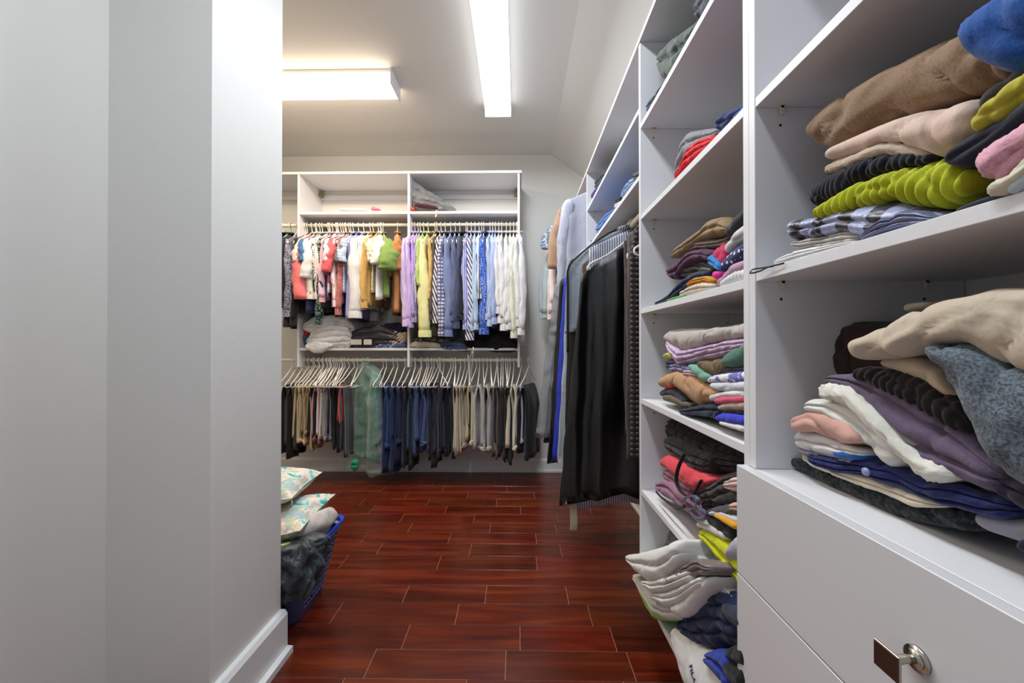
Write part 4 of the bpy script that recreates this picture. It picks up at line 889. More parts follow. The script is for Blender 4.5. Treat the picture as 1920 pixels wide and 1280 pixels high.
L5 = [
 (T_, 'black sweater pile filling the top of the fifth opening', 'sweater', fab('0b0b0d'), [(1244, 786, 812), (1252, 782, 838), (1275, 800, 852), (1300, 812, 870), (1340, 832, 885), (1396, 850, 885)], .52, 4, {}),
 (T_, 'charcoal heather trousers rolled above the coral top', 'trousers', fab('3b3c3e', 'heather', '232426', 3), [(1239, 822, 832), (1246, 818, 848), (1265, 822, 862), (1285, 838, 880), (1305, 846, 890), (1325, 856, 887)], .50, 3, {}),
 (T_, 'coral red top in the fifth opening', 'top', fab('d8424f'), [(1234, 860, 874), (1242, 852, 880), (1262, 860, 894), (1280, 872, 914), (1295, 882, 921), (1315, 890, 912), (1334, 897, 903)], .488, 1, {}),
 (T_, 'mauve top directly under the coral one', 'top', fab('86586e'), [(1239, 878, 896), (1255, 880, 913), (1275, 893, 932), (1294, 905, 937)], .492, 2, {}),
 (T_, 'dusty purple trousers at the bottom of the mauve pile', 'trousers', fab('966c84'), [(1225, 905, 915), (1238, 895, 932), (1258, 904, 947), (1280, 925, 964), (1300, 950, 980), (1308, 965, 984)], .480, 2, dict(rest=SF)),
 (T_, 'dark grey hooded jacket thrown across the fifth shelf', 'jacket', fab('3d3a39', wr=.8), [(1303, 925, 937), (1318, 908, 942), (1340, 892, 946), (1360, 882, 947), (1396, 865, 950)], .483, 3, dict(wob=.01)),
 (T_, 'black cloth under the grey hooded jacket', 'cloth', fab('141416'), [(1308, 940, 958), (1330, 935, 962), (1352, 944, 962)], .488, 2, {}),
 ('knit_glove', 'cream pink glove lying by the chest edge', 'glove', fab('d8c0b4'), [(1351, 905, 913), (1365, 894, 922), (1384, 888, 924)], .470, 3, {}),
 ('knit_glove', 'second peach glove lower by the chest edge', 'glove', fab('cfa896'), [(1362, 944, 957), (1384, 938, 960)], .470, 2, {}),
 (T_, 'dark grey folded edge above the white cloth', 'cloth', fab('46474b'), [(1318, 958, 964), (1345, 945, 967), (1388, 940, 966)], .476, 1, {}),
 (T_, 'white cloth above the orange strip', 'cloth', fab('cfd2da'), [(1322, 960, 966), (1340, 952, 970), (1360, 959, 978), (1388, 970, 988)], .474, 1, {}),
 (T_, 'black trousers edge between orange and cream', 'trousers', fab('15181d'), [(1320, 965, 978), (1335, 966, 994), (1352, 976, 1012), (1374, 990, 1018)], .474, 1, {}),
 ('orange_strap', 'orange yellow strap across the black trousers', 'strap', fab('e89a10'), [(1333, 960, 967), (1350, 967, 978), (1380, 981, 996)], .468, 1, dict(depth=.05)),
 (T_, 'cream white top above the lime one', 'top', fab('d9d6cf'), [(1299, 980, 986), (1312, 975, 992), (1330, 980, 1003), (1357, 1000, 1014)], .476, 1, dict(rest=SF)),
 (T_, 'neon lime running top at the shelf edge', 'top', fab('c3c80c', wr=.8), [(1304, 993, 1006), (1318, 995, 1024), (1335, 1000, 1052), (1355, 1015, 1078), (1384, 1040, 1110)], .470, 2, dict(rest=SF)),
 (T_, 'pale grey heather sweatshirt over the lime top', 'sweatshirt', fab('b9b9c2', 'heather', '9a9aa6', 3), [(1354, 1036, 1048), (1365, 1008, 1052), (1388, 975, 1062)], .462, 1, dict(depth=.12))]
for nm, lb, ct, m, S, c, ly, kw in L5: d = kw.pop('depth', .22); fx(nm, lb, ct, m, S, c=c, layers=ly, depth=d, **kw)
bk = fab('111113')
def strap(label, pts, X, r=.004, mat=bk, name='drawstring'):
    P = [onX(u, v, X-dx) for u, v, dx in pts]; b = P[-1]
    V, Fc = tube(smoothline([p-b for p in P], 30), r, 6, ry=r*.5); return tag(mk(name, V, Fc, mat, None, b), label, 'strap')
strap('black drawstring looping over the coral top', [(1284, 850, .0), (1272, 876, .01), (1268, 900, .012), (1275, 918, .012), (1288, 930, .008), (1300, 928, .004), (1315, 900, .004)], .482, .006)
strap('black flat strap lying on the shelf edge beside the purple trousers', [(1230, 921, 0), (1240, 932, .0), (1255, 943, .004), (1270, 952, .006), (1284, 948, .006)], .470, .005)
for i, P in enumerate(([(1280, 940, 0), (1288, 932, .006), (1302, 930, .01), (1310, 938, .01), (1304, 952, .006), (1290, 955, 0)], [(1296, 936, 0), (1306, 945, .01), (1312, 955, .01), (1322, 960, .01), (1318, 972, .008), (1302, 970, .006), (1296, 955, .004)])):
    strap(['slate blue loop of a hood strap beside the dusty purple trousers', 'second slate blue strap loop nearer the white cloth'][i], P, .474, .006, fab('4f5870', rough=.4), 'hood_strap')
wt = fab('dfe0da', wr=.3); 
L6 = [
 ('folded_napkin', 'large white cloth fanned out highest over the floor', [(1170, 1040, 1050), (1185, 1036, 1074), (1203, 1031, 1092), (1225, 1025, 1088), (1250, 1012, 1075), (1262, 1010, 1060)], .405, 2, wt, SG),
 ('folded_napkin', 'second fanned white cloth below the highest one', [(1199, 1088, 1096), (1218, 1086, 1113), (1240, 1078, 1110), (1262, 1070, 1100), (1288, 1065, 1090)], .412, 2, wt, None),
 ('folded_napkin', 'third fanned white cloth in the bottom pile', [(1216, 1112, 1122), (1240, 1106, 1140), (1262, 1097, 1134), (1285, 1087, 1115), (1310, 1078, 1098)], .418, 2, wt, None),
 ('folded_napkin', 'fourth fanned white cloth beside the navy clothes', [(1254, 1137, 1146), (1268, 1124, 1158), (1285, 1108, 1152), (1300, 1090, 1130), (1328, 1078, 1095)], .426, 1, wt, None),
 ('folded_napkin', 'lowest white cloth of the fanned bottom pile', [(1183, 1074, 1086), (1200, 1094, 1122), (1218, 1112, 1155), (1240, 1128, 1162), (1265, 1138, 1162)], .435, 2, fab('d3d4ce'), None),
 ('folded_cloth', 'lime green cloth edge under the fanned white cloths', [(1194, 1095, 1108), (1205, 1108, 1138), (1218, 1130, 1162), (1245, 1152, 1164), (1268, 1154, 1163)], .446, 1, fab('8fc23c'), None)]
for nm, lb, S, c, ly, m, r in L6: fx(nm, lb, 'cloth', m, S, c=c, layers=ly, depth=.22, wob=.002, wrk=.25)
L7 = [
 ('folded_trousers', 'charcoal trousers standing against the far panel at the bottom', 'trousers', fab('4a474a'), [(1240, 1018, 1060), (1248, 985, 1076), (1262, 990, 1072), (1280, 1010, 1062), (1296, 1036, 1052)], .48, 2, {}),
 ('folded_trousers', 'silver grey satin trouser leg with dark piping', 'trousers', fab('8a8894', rough=.4), [(1229, 1052, 1070), (1236, 1040, 1076), (1248, 1050, 1078), (1262, 1062, 1076)], .425, 2, dict(depth=.14)),
 ('folded_trousers', 'taupe silky trousers over the fanned white cloths', 'trousers', fab('77696a', rough=.45), [(1240, 1082, 1097), (1255, 1074, 1096), (1280, 1055, 1086), (1300, 1045, 1080), (1324, 1060, 1076)], .415, 3, dict(depth=.16)),
 (T_, 'bright cobalt cloth above the navy bottom pile', 'cloth', fab('164a86', rough=.5), [(1296, 1114, 1130), (1310, 1100, 1130), (1332, 1085, 1116), (1352, 1096, 1116)], .47, 2, {}),
 ('folded_shirt', 'navy work shirts in a large bottom pile', 'shirt', fab('14244a', wr=.8), [(1264, 1164, 1182), (1275, 1140, 1197), (1290, 1122, 1208), (1320, 1100, 1210), (1350, 1105, 1212), (1388, 1130, 1212)], .450, 4, dict(wob=.009)),
 ('folded_shirt', 'slate blue fold at the right of the navy pile', 'shirt', fab('2c3546'), [(1347, 1129, 1142), (1360, 1128, 1168), (1388, 1140, 1190)], .444, 1, dict(depth=.15)),
 ('folded_shirt', 'white printed sports shirt hanging over the bottom shelf', 'shirt', fab('e2e3e6', wr=.3), [(1252, 1174, 1196), (1262, 1178, 1240), (1275, 1196, 1290), (1300, 1214, 1350), (1330, 1225, 1420), (1360, 1240, 1500)], .440, 1, dict(depth=.24, wob=.003)),
 ('folded_shirt', 'crumpled ultramarine shirt beside the white printed one', 'shirt', fab('253c9c', wr=.9), [(1311, 1224, 1242), (1325, 1215, 1264), (1340, 1216, 1290), (1358, 1228, 1320)], .432, 2, dict(depth=.16)),
 ('folded_trousers', 'black trousers at the lowest visible corner by the chest', 'trousers', fab('111316'), [(1349, 1208, 1290), (1365, 1200, 1340), (1388, 1200, 1380)], .436, 3, dict(depth=.16))]
for nm, lb, ct, m, S, c, ly, kw in L7: d = kw.pop('depth', .26); o = fx(nm, lb, ct, m, S, c=c, layers=ly, depth=d, **kw)
ws = [o for o in COL.objects if o.get('label', '').startswith('white printed sports')][0]
cu = bpy.data.curves.new('txt', 'FONT'); cu.body = 'FILA'; cu.size = .0175; cu.offset = .0002; cu.extrude = .0006; cu.shear = .1; cu.space_character = 1.1
to = bpy.data.objects.new('txt', cu); COL.objects.link(to)
bpy.context.view_layer.update()
me = bpy.data.meshes.new_from_object(to.evaluated_get(bpy.context.evaluated_depsgraph_get())); bpy.data.objects.remove(to)
me.materials.clear(); me.materials.append(plain('navy_print', '1c2c6c', .6))
p = onX(1287, 1247, .4335)
# text reads down the front of the shirt: x axis of the text -> down, its up -> toward the far end
Rm = Matrix([[0, 0, -1], [-.80, -.6, 0], [-.6, .80, 0]])
for v in me.vertices: v.co = Rm @ Vector((v.co.x, v.co.y*1.6, v.co.z))
from mathutils.bvhtree import BVHTree
bv = BVHTree.FromPolygons([v.co+ws.location for v in ws.data.vertices], [tuple(q.vertices) for q in ws.data.polygons])
zx = [v.co.x for v in me.vertices]; x_mid = (min(zx)+max(zx))/2
for v in me.vertices:
    w_ = v.co+p; hit = bv.ray_cast(Vector((.3, w_.y, w_.z)), Vector((1, 0, 0)))[0]
    v.co = Vector(((hit.x if hit else w_.x)-(.0012 if v.co.x < x_mid else .0002), w_.y, w_.z))-p
ob('lettering', me, ws, p-ws.location)
# ------------------------------------------------------------------ near bay, second shelf
N1 = [
 (T_, 'brown wool blanket rolled highest on the near shelf', 'blanket', fab('8a6f54', 'heather', '755c44', 5, wr=.35), [(1496, 238, 258), (1503, 222, 271), (1516, 209, 281), (1535, 191, 281), (1552, 178, 277), (1590, 154, 256), (1630, 129, 231), (1692, 99, 212), (1740, 76, 195), (1779, 57, 182), (1830, 42, 166), (1890, 20, 150)], .50, 1, dict(wob=.008)),
 ('fleece_blanket', 'bright blue fleece blanket at the top right', 'blanket', fab('0f3f86', 'heather', '1d549c', 6, wr=.9), [(1779, 48, 70), (1788, 32, 92), (1805, 14, 112), (1833, -10, 134), (1866, -35, 146), (1920, -80, 115), (1990, -120, 60), (2080, -180, 0)], .455, 1, dict(wob=.006, fuzz=.0008)),
 (T_, 'dark brown sweater edge below the blue fleece', 'sweater', fab('38302f'), [(1813, 196, 213), (1830, 178, 207), (1860, 150, 192), (1920, 105, 160), (2000, 60, 110)], .475, 1, {}),
 (T_, 'yellow olive knit at the right edge', 'sweater', fab('b3a834', wr=.7), [(1802, 232, 251), (1815, 214, 249), (1840, 188, 236), (1870, 160, 223), (1920, 122, 186), (2000, 66, 130)], .462, 1, dict(rib=.02)),
 (T_, 'blush cream sweater below the brown wool blanket', 'sweater', fab('cfb4a4', wr=.6), [(1537, 286, 295), (1550, 275, 299), (1575, 262, 296), (1610, 246, 286), (1650, 227, 272), (1700, 207, 276), (1750, 191, 296), (1795, 176, 287), (1822, 172, 262)], .482, 1, dict(wob=.008)),
 (T_, 'fuzzy beige sweater edge under the blush one', 'sweater', fab('b9a692'), [(1532, 318, 333), (1542, 305, 328), (1570, 294, 320), (1600, 284, 307), (1650, 264, 292), (1700, 268, 294), (1746, 286, 300)], .488, 1, dict(fuzz=.0008)),
 (T_, 'black-navy ribbed sweater above the yellow-green knit', 'sweater', fab('11101c'), [(1507, 364, 377), (1514, 349, 386), (1530, 336, 386), (1552, 320, 377), (1590, 301, 354), (1630, 289, 338), (1671, 285, 324), (1710, 287, 312), (1742, 293, 302)], .482, 1, dict(rib=.009, ribamp=.003)),
 ('cable_sweater', 'yellow-green cable-knit sweater above the striped satin dress', 'sweater', fab('b3b81e', wr=.5), [(1519, 395, 405), (1535, 385, 406), (1560, 366, 401), (1590, 347, 394), (1644, 328, 377), (1698, 312, 382), (1738, 299, 386), (1770, 302, 380), (1795, 312, 354), (1806, 324, 341)], .474, 1, dict(rib=.0125, ribamp=.010)),
 (T_, 'midnight blue wool sleeve sweeping over the yellow-green knit', 'sweater', fab('1b1e2e'), [(1742, 298, 309), (1760, 281, 317), (1785, 264, 318), (1806, 249, 305), (1840, 229, 278), (1880, 204, 250), (1920, 177, 226), (2000, 128, 180)], .460, 1, {}),
 ('fluffy_sweater', 'fluffy pink mohair sweater', 'sweater', fab('cf93a6', 'heather', 'dba9b8', 5, wr=.8), [(1800, 296, 323), (1808, 284, 341), (1825, 274, 353), (1845, 261, 349), (1870, 245, 328), (1920, 216, 288), (2000, 165, 230)], .452, 1, dict(fuzz=.0014, wob=.007)),
 (T_, 'cream wool edge under the pink mohair', 'sweater', fab('cfc7b4'), [(1826, 352, 363), (1840, 344, 371), (1865, 327, 369), (1890, 307, 353), (1920, 282, 328), (2000, 225, 280)], .455, 1, dict(fuzz=.0006)),
 (T_, 'mint white edge right of the cream wool', 'top', fab('bfd0d4'), [(1870, 355, 365), (1885, 339, 365), (1905, 319, 352), (1930, 300, 336), (2000, 250, 300)], .458, 1, {}),
 ('folded_trousers', 'slate blue trousers flat at the right of the near shelf', 'trousers', fab('2e3648'), [(1773, 399, 409), (1793, 390, 404), (1830, 374, 394), (1870, 362, 382), (1920, 345, 366), (2000, 325, 345)], .472, 1, dict(rest=S2)),
 (T_, 'black sweater deep behind the yellow-green knit', 'sweater', fab('0c0b10'), [(1690, 375, 425), (1740, 375, 415), (1790, 345, 405), (1830, 340, 390), (1900, 335, 380)], .52, 2, dict(rest=S2)),
 ('satin_dress', 'navy and silver striped satin dress folded on the shelf', 'dress', fab('9198bc', 'stripe', '14182c', .30, rough=.35, wr=.9, axis=(0, 1, .35)), [(1465, 420, 440), (1473, 411, 450), (1500, 405, 450), (1535, 401, 443), (1568, 391, 434), (1605, 379, 442), (1644, 373, 444), (1682, 379, 436), (1725, 391, 426), (1768, 405, 413)], .478, 2, dict(wob=.006, wrk=1.2)),
 ('satin_slip', 'slate blue satin slip bunched at the shelf edge', 'slip', fab('5b6488', rough=.3, wr=1), [(1598, 440, 454), (1612, 429, 458), (1640, 402, 452), (1680, 390, 440), (1715, 394, 430), (1748, 405, 419)], .468, 4, dict(wob=.008, depth=.16)),
 (T_, 'grey printed thin top below the striped satin', 'top', fab('8d8c92', 'heather', 'c8c0b4', .8), [(1468, 452, 464), (1490, 449, 470), (1530, 444, 464), (1570, 434, 458), (1602, 431, 454)], .480, 3, {}),
 (T_, 'white crumpled top at the far end of the near shelf', 'top', fab('e6e4e0', wr=.8), [(1440, 490, 498), (1455, 482, 496), (1475, 472, 494), (1510, 464, 486), (1560, 456, 474), (1603, 450, 462)], .474, 3, dict(rest=S2, wob=.008))]
for nm, lb, ct, m, S, c, ly, kw in N1: d = kw.pop('depth', .26); kw.setdefault('wrk', 1.1); kw.setdefault('wob', .006); fx(nm, lb, ct, m, S, c=c, layers=ly, depth=d, **kw)
strap('thin dark cord with a bead lying over the near shelf edge', [(1470, 493, 0), (1440, 501, .003), (1425, 508, .006), (1407, 512, .010), (1412, 505, .008), (1430, 502, .004), (1450, 499, 0)], .464, .0016, bk, 'cord')
# near bay, chest top
N2 = [
 ('ribbed_bag', 'dark brown ribbed knit bag standing at the back', 'bag', fab('36241e', wr=.3), [(1530, 640, 714), (1537, 617, 718), (1552, 606, 718), (1590, 605, 716), (1636, 608, 712), (1672, 620, 700)], .62, 1, dict(rib=.004, ribamp=.0015, depth=.18)),
 (T_, 'cream label edge behind the big cream coat', 'cloth', fab('c9bfae'), [(1684, 572, 586), (1700, 568, 582), (1735, 565, 576)], .6, 1, dict(depth=.1)),
 ('folded_coat', 'large cream coat draped over the top of the pile', 'coat', fab('bfb09c', wr=.7), [(1581, 642, 656), (1590, 632, 669), (1610, 622, 674), (1636, 608, 677), (1687, 580, 674), (1737, 562, 655), (1780, 552, 652), (1822, 542, 684), (1864, 537, 698), (1906, 534, 712), (1960, 530, 722), (2050, 528, 730)], .475, 1, dict(wob=.012)),
 (T_, 'pale cream knit strip under the big coat', 'sweater', fab('cbb79c'), [(1637, 674, 683), (1670, 669, 696), (1712, 668, 716), (1745, 688, 738), (1773, 732, 752)], .505, 1, {}),
 (T_, 'black-brown chunky ribbed sweater', 'sweater', fab('2a2526', wr=.3), [(1588, 694, 706), (1615, 688, 716), (1650, 688, 738), (1695, 696, 770), (1740, 720, 798), (1775, 752, 814), (1795, 785, 818)], .500, 1, dict(rib=.011, ribamp=.006)),
 ('heather_blanket', 'thick grey heather shawl hanging over the pile', 'shawl', fab('6c7984', 'heather', '35383f', 5, wr=.4), [(1711, 650, 664), (1735, 644, 704), (1758, 642, 750), (1785, 645, 810), (1822, 668, 872), (1864, 688, 905), (1920, 705, 930), (2000, 720, 955), (2080, 730, 970)], .468, 1, dict(wob=.010, fuzz=.0008)),
 (T_, 'mauve purple sweatshirt folded in the middle', 'sweatshirt', fab('62546a', wr=.6), [(1534, 712, 723), (1548, 703, 726), (1581, 700, 736), (1610, 700, 772), (1640, 704, 806), (1674, 724, 842), (1708, 748, 876), (1767, 792, 898), (1820, 846, 918), (1865, 885, 918)], .500, 3, dict(wob=.009)),
 ('sherpa_sweater', 'white bobbled sherpa sweater under the mauve one', 'sweater', fab('dedad0', wr=.5), [(1523, 728, 741), (1535, 720, 747), (1560, 721, 754), (1585, 726, 768), (1628, 762, 812), (1674, 812, 866), (1712, 858, 904), (1765, 883, 902)], .492, 1, dict(bob=.006)),
 (T_, 'smooth white top beside the peach one', 'top', fab('e0dcd6'), [(1498, 757, 771), (1512, 748, 774), (1540, 747, 780), (1575, 752, 816), (1611, 783, 850), (1640, 813, 880), (1670, 840, 876)], .500, 2, {}),
 (T_, 'peach pink folded top at the far end', 'top', fab('d2a396', wr=.4), [(1472, 785, 800), (1482, 776, 808), (1505, 768, 808), (1535, 766, 824), (1560, 773, 839), (1580, 794, 838), (1600, 816, 831)], .495, 1, {}),
 (T_, 'off-white top under the peach one', 'top', fab('d8d5d6'), [(1480, 812, 834), (1495, 803, 843), (1530, 812, 853), (1570, 830, 859), (1608, 842, 858)], .505, 2, {}),
 (T_, 'grey lavender top above the navy layers', 'top', fab('a5a0ae'), [(1484, 829, 843), (1510, 826, 857), (1550, 841, 866), (1602, 854, 872)], .515, 2, {}),
 ('folded_shirt', 'navy blue shirt with a visible button', 'shirt', fab('17205a', wr=.8), [(1507, 849, 860), (1530, 849, 875), (1570, 858, 885), (1610, 857, 896), (1660, 871, 916), (1716, 896, 940), (1780, 899, 966), (1840, 918, 970), (1900, 938, 972)], .512, 3, dict(wob=.008)),
 (T_, 'bright blue edge above the navy shirt', 'top', fab('1c5aa8'), [(1555, 843, 852), (1580, 845, 860), (1612, 851, 862)], .508, 1, {}),
 (T_, 'thin cream layer above the black lace', 'top', fab('d6cbb8'), [(1495, 848, 858), (1520, 857, 880), (1569, 877, 902), (1640, 901, 924), (1700, 919, 948), (1750, 939, 952)], .520, 2, {}),
 ('lace_top', 'black lace top at the bottom of the near pile', 'top', fab('14181a', 'tweed', '30383a', 1.2, wr=.9), [(1474, 858, 870), (1490, 855, 880), (1530, 870, 904), (1569, 888, 924), (1620, 910, 948), (1670, 930, 970), (1730, 944, 985), (1820, 955, 1000)], .535, 1, dict(rest=S3)),
 (T_, 'grey lavender sleeve hanging toward the chest edge', 'top', fab('8c8a98'), [(1808, 958, 970), (1830, 961, 994), (1870, 964, 1010), (1920, 970, 1030), (2000, 985, 1060)], .52, 1, dict(rest=S3)),
 (T_, 'navy cloth tip at the right edge of the chest top', 'cloth', fab('181c30'), [(1888, 1014, 1028), (1905, 1009, 1045), (1930, 1010, 1070), (2000, 1020, 1110)], .50, 1, dict(rest=S3, depth=.1)),
 (T_, 'dark violet cloth wedged right of the mauve sweatshirt', 'cloth', fab('231c30'), [(1835, 880, 915), (1880, 890, 945), (1930, 900, 975), (2000, 910, 985)], .505, 2, {})]
for nm, lb, ct, m, S, c, ly, kw in N2: d = kw.pop('depth', .26); kw.setdefault('wrk', 1.1); kw.setdefault('wob', .006); fx(nm, lb, ct, m, S, c=c, layers=ly, depth=d, **kw)
ns = [o for o in COL.objects if o.get('label', '').startswith('navy blue shirt with a visible')][0]
V, Fc = cyl('x', (0, 0), .0058, -.002, .001, 18); mk('button', V, Fc, plain('button_blue', '8d93c4', .3), ns, onX(1624, 884, .508)-ns.location)
# ------------------------------------------------------------------ laundry basket and what is piled in it
bx, by = -1.215, 1.735
bk_ = thing('laundry_basket', 'blue plastic laundry basket with lattice sides standing at the wall corner', 'basket', (bx, by, 0.001), (0, 0, .02))
M_bask = plain('basket_slate_blue', '4d548c', .4); M_rim = plain('basket_rim_blue', '1a43c0', .35); M_rim2 = plain('basket_pale_blue', '8aa0dc', .35)
def rr(hx, hy, r, n=6):
    P = []
    for cx, cy, a0 in ((hx-r, hy-r, 0), (-hx+r, hy-r, 90), (-hx+r, -hy+r, 180), (hx-r, -hy+r, 270)):
        for k in range(n+1): a = math.radians(a0+90*k/n); P.append((cx+r*math.cos(a), cy+r*math.sin(a)))
    return P
HB = .325
def hxy(z): t = z/HB; return .268+.075*t, .130+.050*t
def bring(z, off=0, r=.055): a, b = hxy(z); return [(x, y, z) for x, y in rr(a+off, b+off, r)]
def loft(rings, close=True):
    n = len(rings[0]); V = sum([list(r) for r in rings], []); Fc = []
    for i in range(len(rings)-1):
        for k in range(n): Fc.append((i*n+k, i*n+(k+1) % n, (i+1)*n+(k+1) % n, (i+1)*n+k))
    return V, Fc
V, Fc = loft([bring(.004, -.0), bring(.0, -.004), bring(.0, -.03), bring(.004, -.03)]); Fc.append(tuple(range(3*28, 4*28))); V2, F2 = loft([bring(0, 0), bring(.045, 0), bring(.045, -.003), bring(.004, -.003)])
mk('basket_base', *join([(V, Fc), (V2, F2)]), M_bask, bk_, smooth=False)
for m, z, o, nm in ((M_rim2, HB-.024, .006, 'lower_rim'), (M_rim, HB, .012, 'rim')):
    V, Fc = loft([bring(z-.008, o), bring(z+.004, o), bring(z+.008, o-.004), bring(z+.004, o-.014), bring(z-.008, o-.014), bring(z-.008, o)]); mk(nm, V, Fc, m, bk_)
pieces = []
N28 = 28
def side_pt(side, s, z, off=0):
    a, b = hxy(z); r = .055
    if side == 0: return Vector((a+off, s*(b-r), z))
    if side == 1: return Vector((-a-off, s*(b-r), z))
    if side == 2: return Vector((s*(a-r), b+off, z))
    return Vector((s*(a-r), -b-off, z))
rowsz = np.linspace(.045, HB-.03, 10)
for side in range(4):
    for z in rowsz: pieces.append(tube([side_pt(side, -1.05, z), side_pt(side, 1.05, z)], .0034, 4))
    nx = 7 if side < 2 else 16
    for i, (a, b) in enumerate(zip(rowsz, rowsz[1:])):
        for k in range(nx+1):
            s = -1+2*(k+(.5 if i % 2 else 0))/nx
            if s <= 1.01: pieces.append(tube([side_pt(side, s, a), side_pt(side, s-.03, b)], .0034, 4))
mk('lattice', *join(pieces), plain('lattice_lavender_blue', '747bb4', .4), bk_, smooth=False)
for k in range(4):
    R1 = [bring(z) for z in np.linspace(.04, HB-.02, 6)]; idx = range(k*7, k*7+7)
    V, Fc = [], []
    for off in (0, 1):
        for R in R1:
            for i in idx: x, y, z = R[i]; q = 1-.012*off; V.append((x*q, y*q, z))
    for off in (0, 1):
        for i in range(5):
            for j in range(6): a = off*42+i*7+j; Fc.append((a, a+1, a+8, a+7))
    mk('corner_panel', V, Fc, M_bask, bk_)
garden = fab('8fc0bc', 'garden', None, 1.0, wr=.25)
def cushion(label, cx, cy, cz, sx, sy, h, rot, zoff=0):
    V, Fc = [], []; n = 26
    for i in range(n+1):
        for j in range(n+1):
            u, v = -1+2*i/n, -1+2*j/n
            k = (1-abs(u)**2.4)*(1-abs(v)**2.4); p = 1-.07*(1-abs(u*v))*(abs(u)**4+abs(v)**4)
            V.append((u*sx*p, v*sy*p, h*k**.42+.006*noise.noise(Vector((u*3, v*3, cz*9)))*k))
    N_ = len(V)
    V += [(x, y, -z*.85) for x, y, z in V[:N_]]
    for i in range(n):
        for j in range(n):
            a = i*(n+1)+j; Fc.append((a, a+n+1, a+n+2, a+1)); Fc.append((N_+a, N_+a+1, N_+a+n+2, N_+a+n+1))
    edge = [i*(n+1) for i in range(n+1)]+[n*(n+1)+j for j in range(1, n+1)]+[i*(n+1)+n for i in range(n-1, -1, -1)]+[j for j in range(n-1, 0, -1)]
    t = tag(mk('floral_cushion', V, Fc, garden, None, (cx, cy, cz), rot=rot), label, 'cushion')
    mk('piping', *tube([V[e] for e in edge], .004, 5, closed=True), garden, t)
    return t
c1 = cushion('upper floral cushion in pastel colours on top of the basket', -1.235, 1.78, .515, .235, .17, .075, (0, -.06, .12))
zp = tube([(0, 0, 0), (.006, -.004, -.02), (.004, -.006, -.035)], .0025, 5); mk('zip_tail', [v+Vector((.225, -.15, .0)) for v in zp[0]], zp[1], M_plastic, c1)
cushion('lower teal floral cushion tilted on the towels', -1.165, 1.74, .365, .25, .19, .075, (.0, -.24, .1))
tow = fab('cbc5c0', 'heather', 'b3aca6', 4, wr=.6)
def blob(name, label, cat, mat, pts, rr_, ry_, loc, seed, amp=.012, seg=20, group=None):
    P = smoothline(pts, 30); n = len(P)
    rad = [rr_*(math.sin(PI*min(1, max(0, (i+.8)/(n+.6)))))**.35 for i in range(n)]
    V, Fc = tube(P, rad, seg, ry=None); 
    V = [Vector(v) for v in V]; out = []
    for v in V:
        q = noise.noise(v*12+Vector((seed, 0, 0)))*amp+noise.noise(v*34+Vector((seed, 3, 0)))*amp*.45
        out.append(v+Vector((q, q*.8, q)))
    zc = min(v.z for v in out)
    return tag(mk(name, [v-Vector((0, 0, zc)) for v in out], Fc, mat, None, Vector(loc)+Vector((0, 0, zc))), label, cat, group)
blob('fleece_blanket', 'cream fleece blanket fold on top of the towels in the basket', 'blanket', tow, [(.02, .13, .0), (.03, .03, .012), (-.05, -.06, .0), (-.14, -.08, -.015)], .05, .05, (-.935, 1.72, .372), 3, .012)
blob('fleece_blanket', 'lower fold of cream fleece blanket on the basket rim', 'blanket', tow, [(.03, .12, .0), (.01, 0, .0), (-.08, -.06, .0)], .045, .045, (-.945, 1.68, .325), 7, .012)
pr = fab('dcd6ce', 'floral', '3a3a34', .35, wr=.4)
blob('fleece_blanket', 'white fleece with black and green blotches rolled at the basket edge', 'blanket', pr, [(.05, .08, 0), (-.02, .0, .0), (-.12, -.03, 0)], .038, .05, (-1.0, 1.57, .315), 11, .008)
fold_green = fab('a9c24a'); blob('green_cloth', 'small lime green cloth patch between the fleece folds', 'cloth', fold_green, [(.02, .02, 0), (-.02, -.01, 0), (-.06, -.02, 0)], .018, .02, (-.955, 1.56, .36), 13, .004, seg=12)
blob('red_patch', 'small red knot on the cream fleece blanket', 'cloth', fab('c62a22'), [(.012, .01, 0), (0, 0, 0), (-.014, -.006, 0)], .010, .01, (-.92, 1.70, .418), 17, .003, seg=10)
# dark jacket spilling over the near side
def drape(name, label, cat, mat, P0, P1, top, bot, n=44, m=30, amp=.02, thick=.012):
    V = []
    for s in (0, 1):
        for i in range(n+1):
            for j in range(m+1):
                u, v = i/n, j/m
                base = P0.lerp(P1, u); lo = bot[0]+(bot[1]-bot[0])*u+.035*math.sin(u*9+1)
                z = top+(lo-top)*v; arch = -.085*(1-v)**2.5
                f = amp*(math.sin(u*15+2.5*math.sin(v*4))+.6*math.sin(u*33+v*6))*(.3+v*.7)+.03*noise.noise(Vector((u*6, v*6, 2)))
                nrm = Vector((.10, -1, 0)).normalized()
                V.append(base+nrm*(f+.012+arch*-0+.03*math.sin(v*PI)-s*thick-.10*(1-v)**3)+Vector((0, 0, z+.03*(1-(1-v)**2)*0)))
    N_ = (n+1)*(m+1); Fc = []
    for s in (0, 1):
        for i in range(n):
            for j in range(m):
                a = s*N_+i*(m+1)+j; q = (a, a+m+1, a+m+2, a+1); Fc.append(q if s else q[::-1])
    b = [i*(m+1) for i in range(n+1)]+[n*(m+1)+j for j in range(1, m+1)]+[i*(m+1)+m for i in range(n-1, -1, -1)]+[j for j in range(m-1, 0, -1)]
    for x, y in zip(b, b[1:]+b[:1]): Fc.append((x, y, N_+y, N_+x))
    lc = Vector((P0.x, P0.y, min(v.z for v in V)))
    return tag(mk(name, [v-lc for v in V], Fc, mat, None, lc), label, cat)
jk = fab('2d383e', rough=.5, wr=.8)
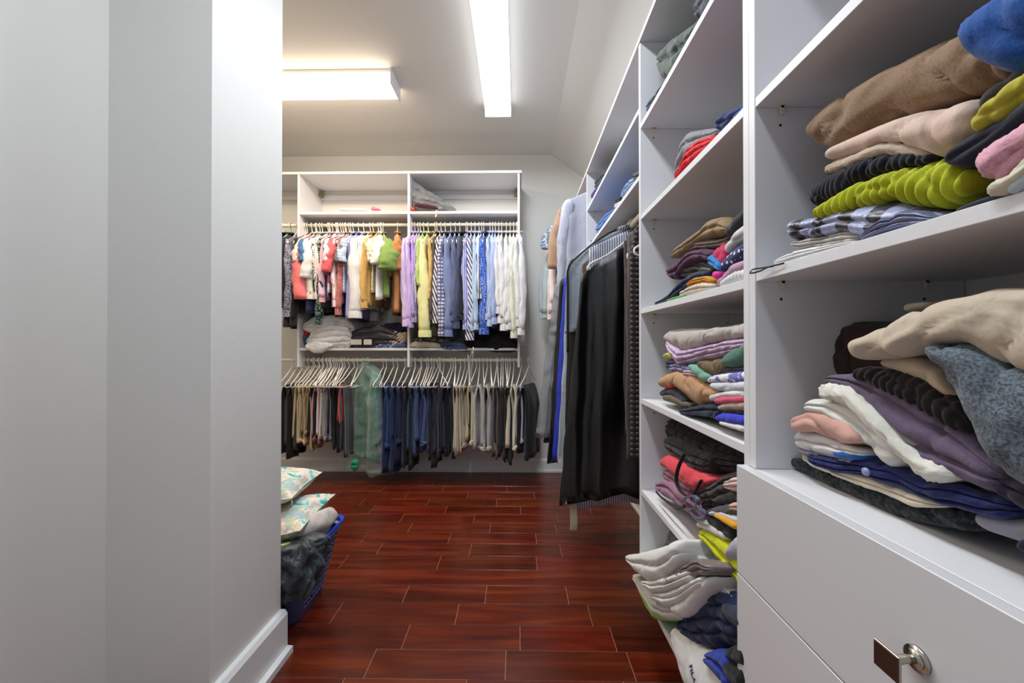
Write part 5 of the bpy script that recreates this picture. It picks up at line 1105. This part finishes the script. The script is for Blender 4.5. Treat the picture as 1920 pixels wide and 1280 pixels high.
def spill(name, label, cat, mat, path, top, bots, n=64, m=34, amp=.012, thick=.01):
    """cloth hanging down along a path over the basket rim"""
    Pp = smoothline([Vector((x, y, 0)) for x, y in path], n); V = []
    for s in (0, 1):
        for i in range(n+1):
            t = (Pp[min(i+1, n)]-Pp[max(i-1, 0)]).normalized(); nr = Vector((t.y, -t.x, 0))
            u = i/n; lo = np.interp(u, np.linspace(0, 1, len(bots)), bots)+.012*math.sin(u*21)
            for j in range(m+1):
                v = j/m
                if v < .3: q = v/.3; off = -.11*(1-q)**1.2+.030*q; z = top+.018*math.sin(q*PI*.8)-.004*q
                else: q = (v-.3)/.7; off = .030+.008*math.sin(q*PI); z = top-.004+.0106-(top+.0066-lo)*q
                amp_ = amp*(.35 if v < .45 else 1); f = amp_*(math.sin(u*26+2.2*math.sin(v*5))+.7*math.sin(u*47+v*8))*(.35+v*.5)+.03*noise.noise(Vector((u*7, v*5, 2)))
                f -= max(0, 1-abs(noise.noise(Vector((u*9+v*4, v*7-u*5, 5))))*5)**2*.014
                V.append(Pp[i]+nr*(off+f-s*thick)+Vector((0, 0, z+.012*noise.noise(Vector((u*12, v*6, 8))))))
    N_ = (n+1)*(m+1); Fc = []
    for s in (0, 1):
        for i in range(n):
            for j in range(m):
                a = s*N_+i*(m+1)+j; q = (a, a+m+1, a+m+2, a+1); Fc.append(q if s else q[::-1])
    b = [i*(m+1) for i in range(n+1)]+[n*(m+1)+j for j in range(1, m+1)]+[i*(m+1)+m for i in range(n-1, -1, -1)]+[j for j in range(m-1, 0, -1)]
    for x, y in zip(b, b[1:]+b[:1]): Fc.append((x, y, N_+y, N_+x))
    lc = Vector((path[0][0], path[0][1], min(v.z for v in V)))
    return tag(mk(name, [v-lc for v in V], Fc, mat, None, lc), label, cat)
spill('jacket', 'dark slate jacket spilling over the near corner of the basket', 'jacket', jk, [(-1.25, 1.535), (-1.05, 1.53), (-.93, 1.54), (-.885, 1.565), (-.868, 1.60), (-.862, 1.655)], .360, (.13, .15, .16, .17, .20, .24))
blob('jacket_sleeve', 'bunched sleeve of dark cloth lying on the basket rim', 'jacket', jk, [(.045, .07, .0), (.0, -.01, .01), (-.10, -.03, .0), (-.24, -.03, 0)], .030, .036, (-.955, 1.585, .300), 23, .012)
V, Fc = loft([[(x*.9, y*.85, z) for x, y, z in bring(zz_)] for zz_ in (.012, .10, .2, HB-.06)]); Fc.append(tuple(range(84, 112))); Fc.append(tuple(range(28))[::-1])
Vn = [Vector(v)+Vector((.012*noise.noise(Vector(v)*20), .012*noise.noise(Vector(v)*22), 0)) for v in V]
tag(mk('dark_laundry_fill', Vn, Fc, fab('08091a'), None, (bx, by, 0.001), rot=(0, 0, .02)), 'dark navy laundry block added to darken the inside of the basket', 'laundry')  # block added to darken the basket's inside so the lattice stands out
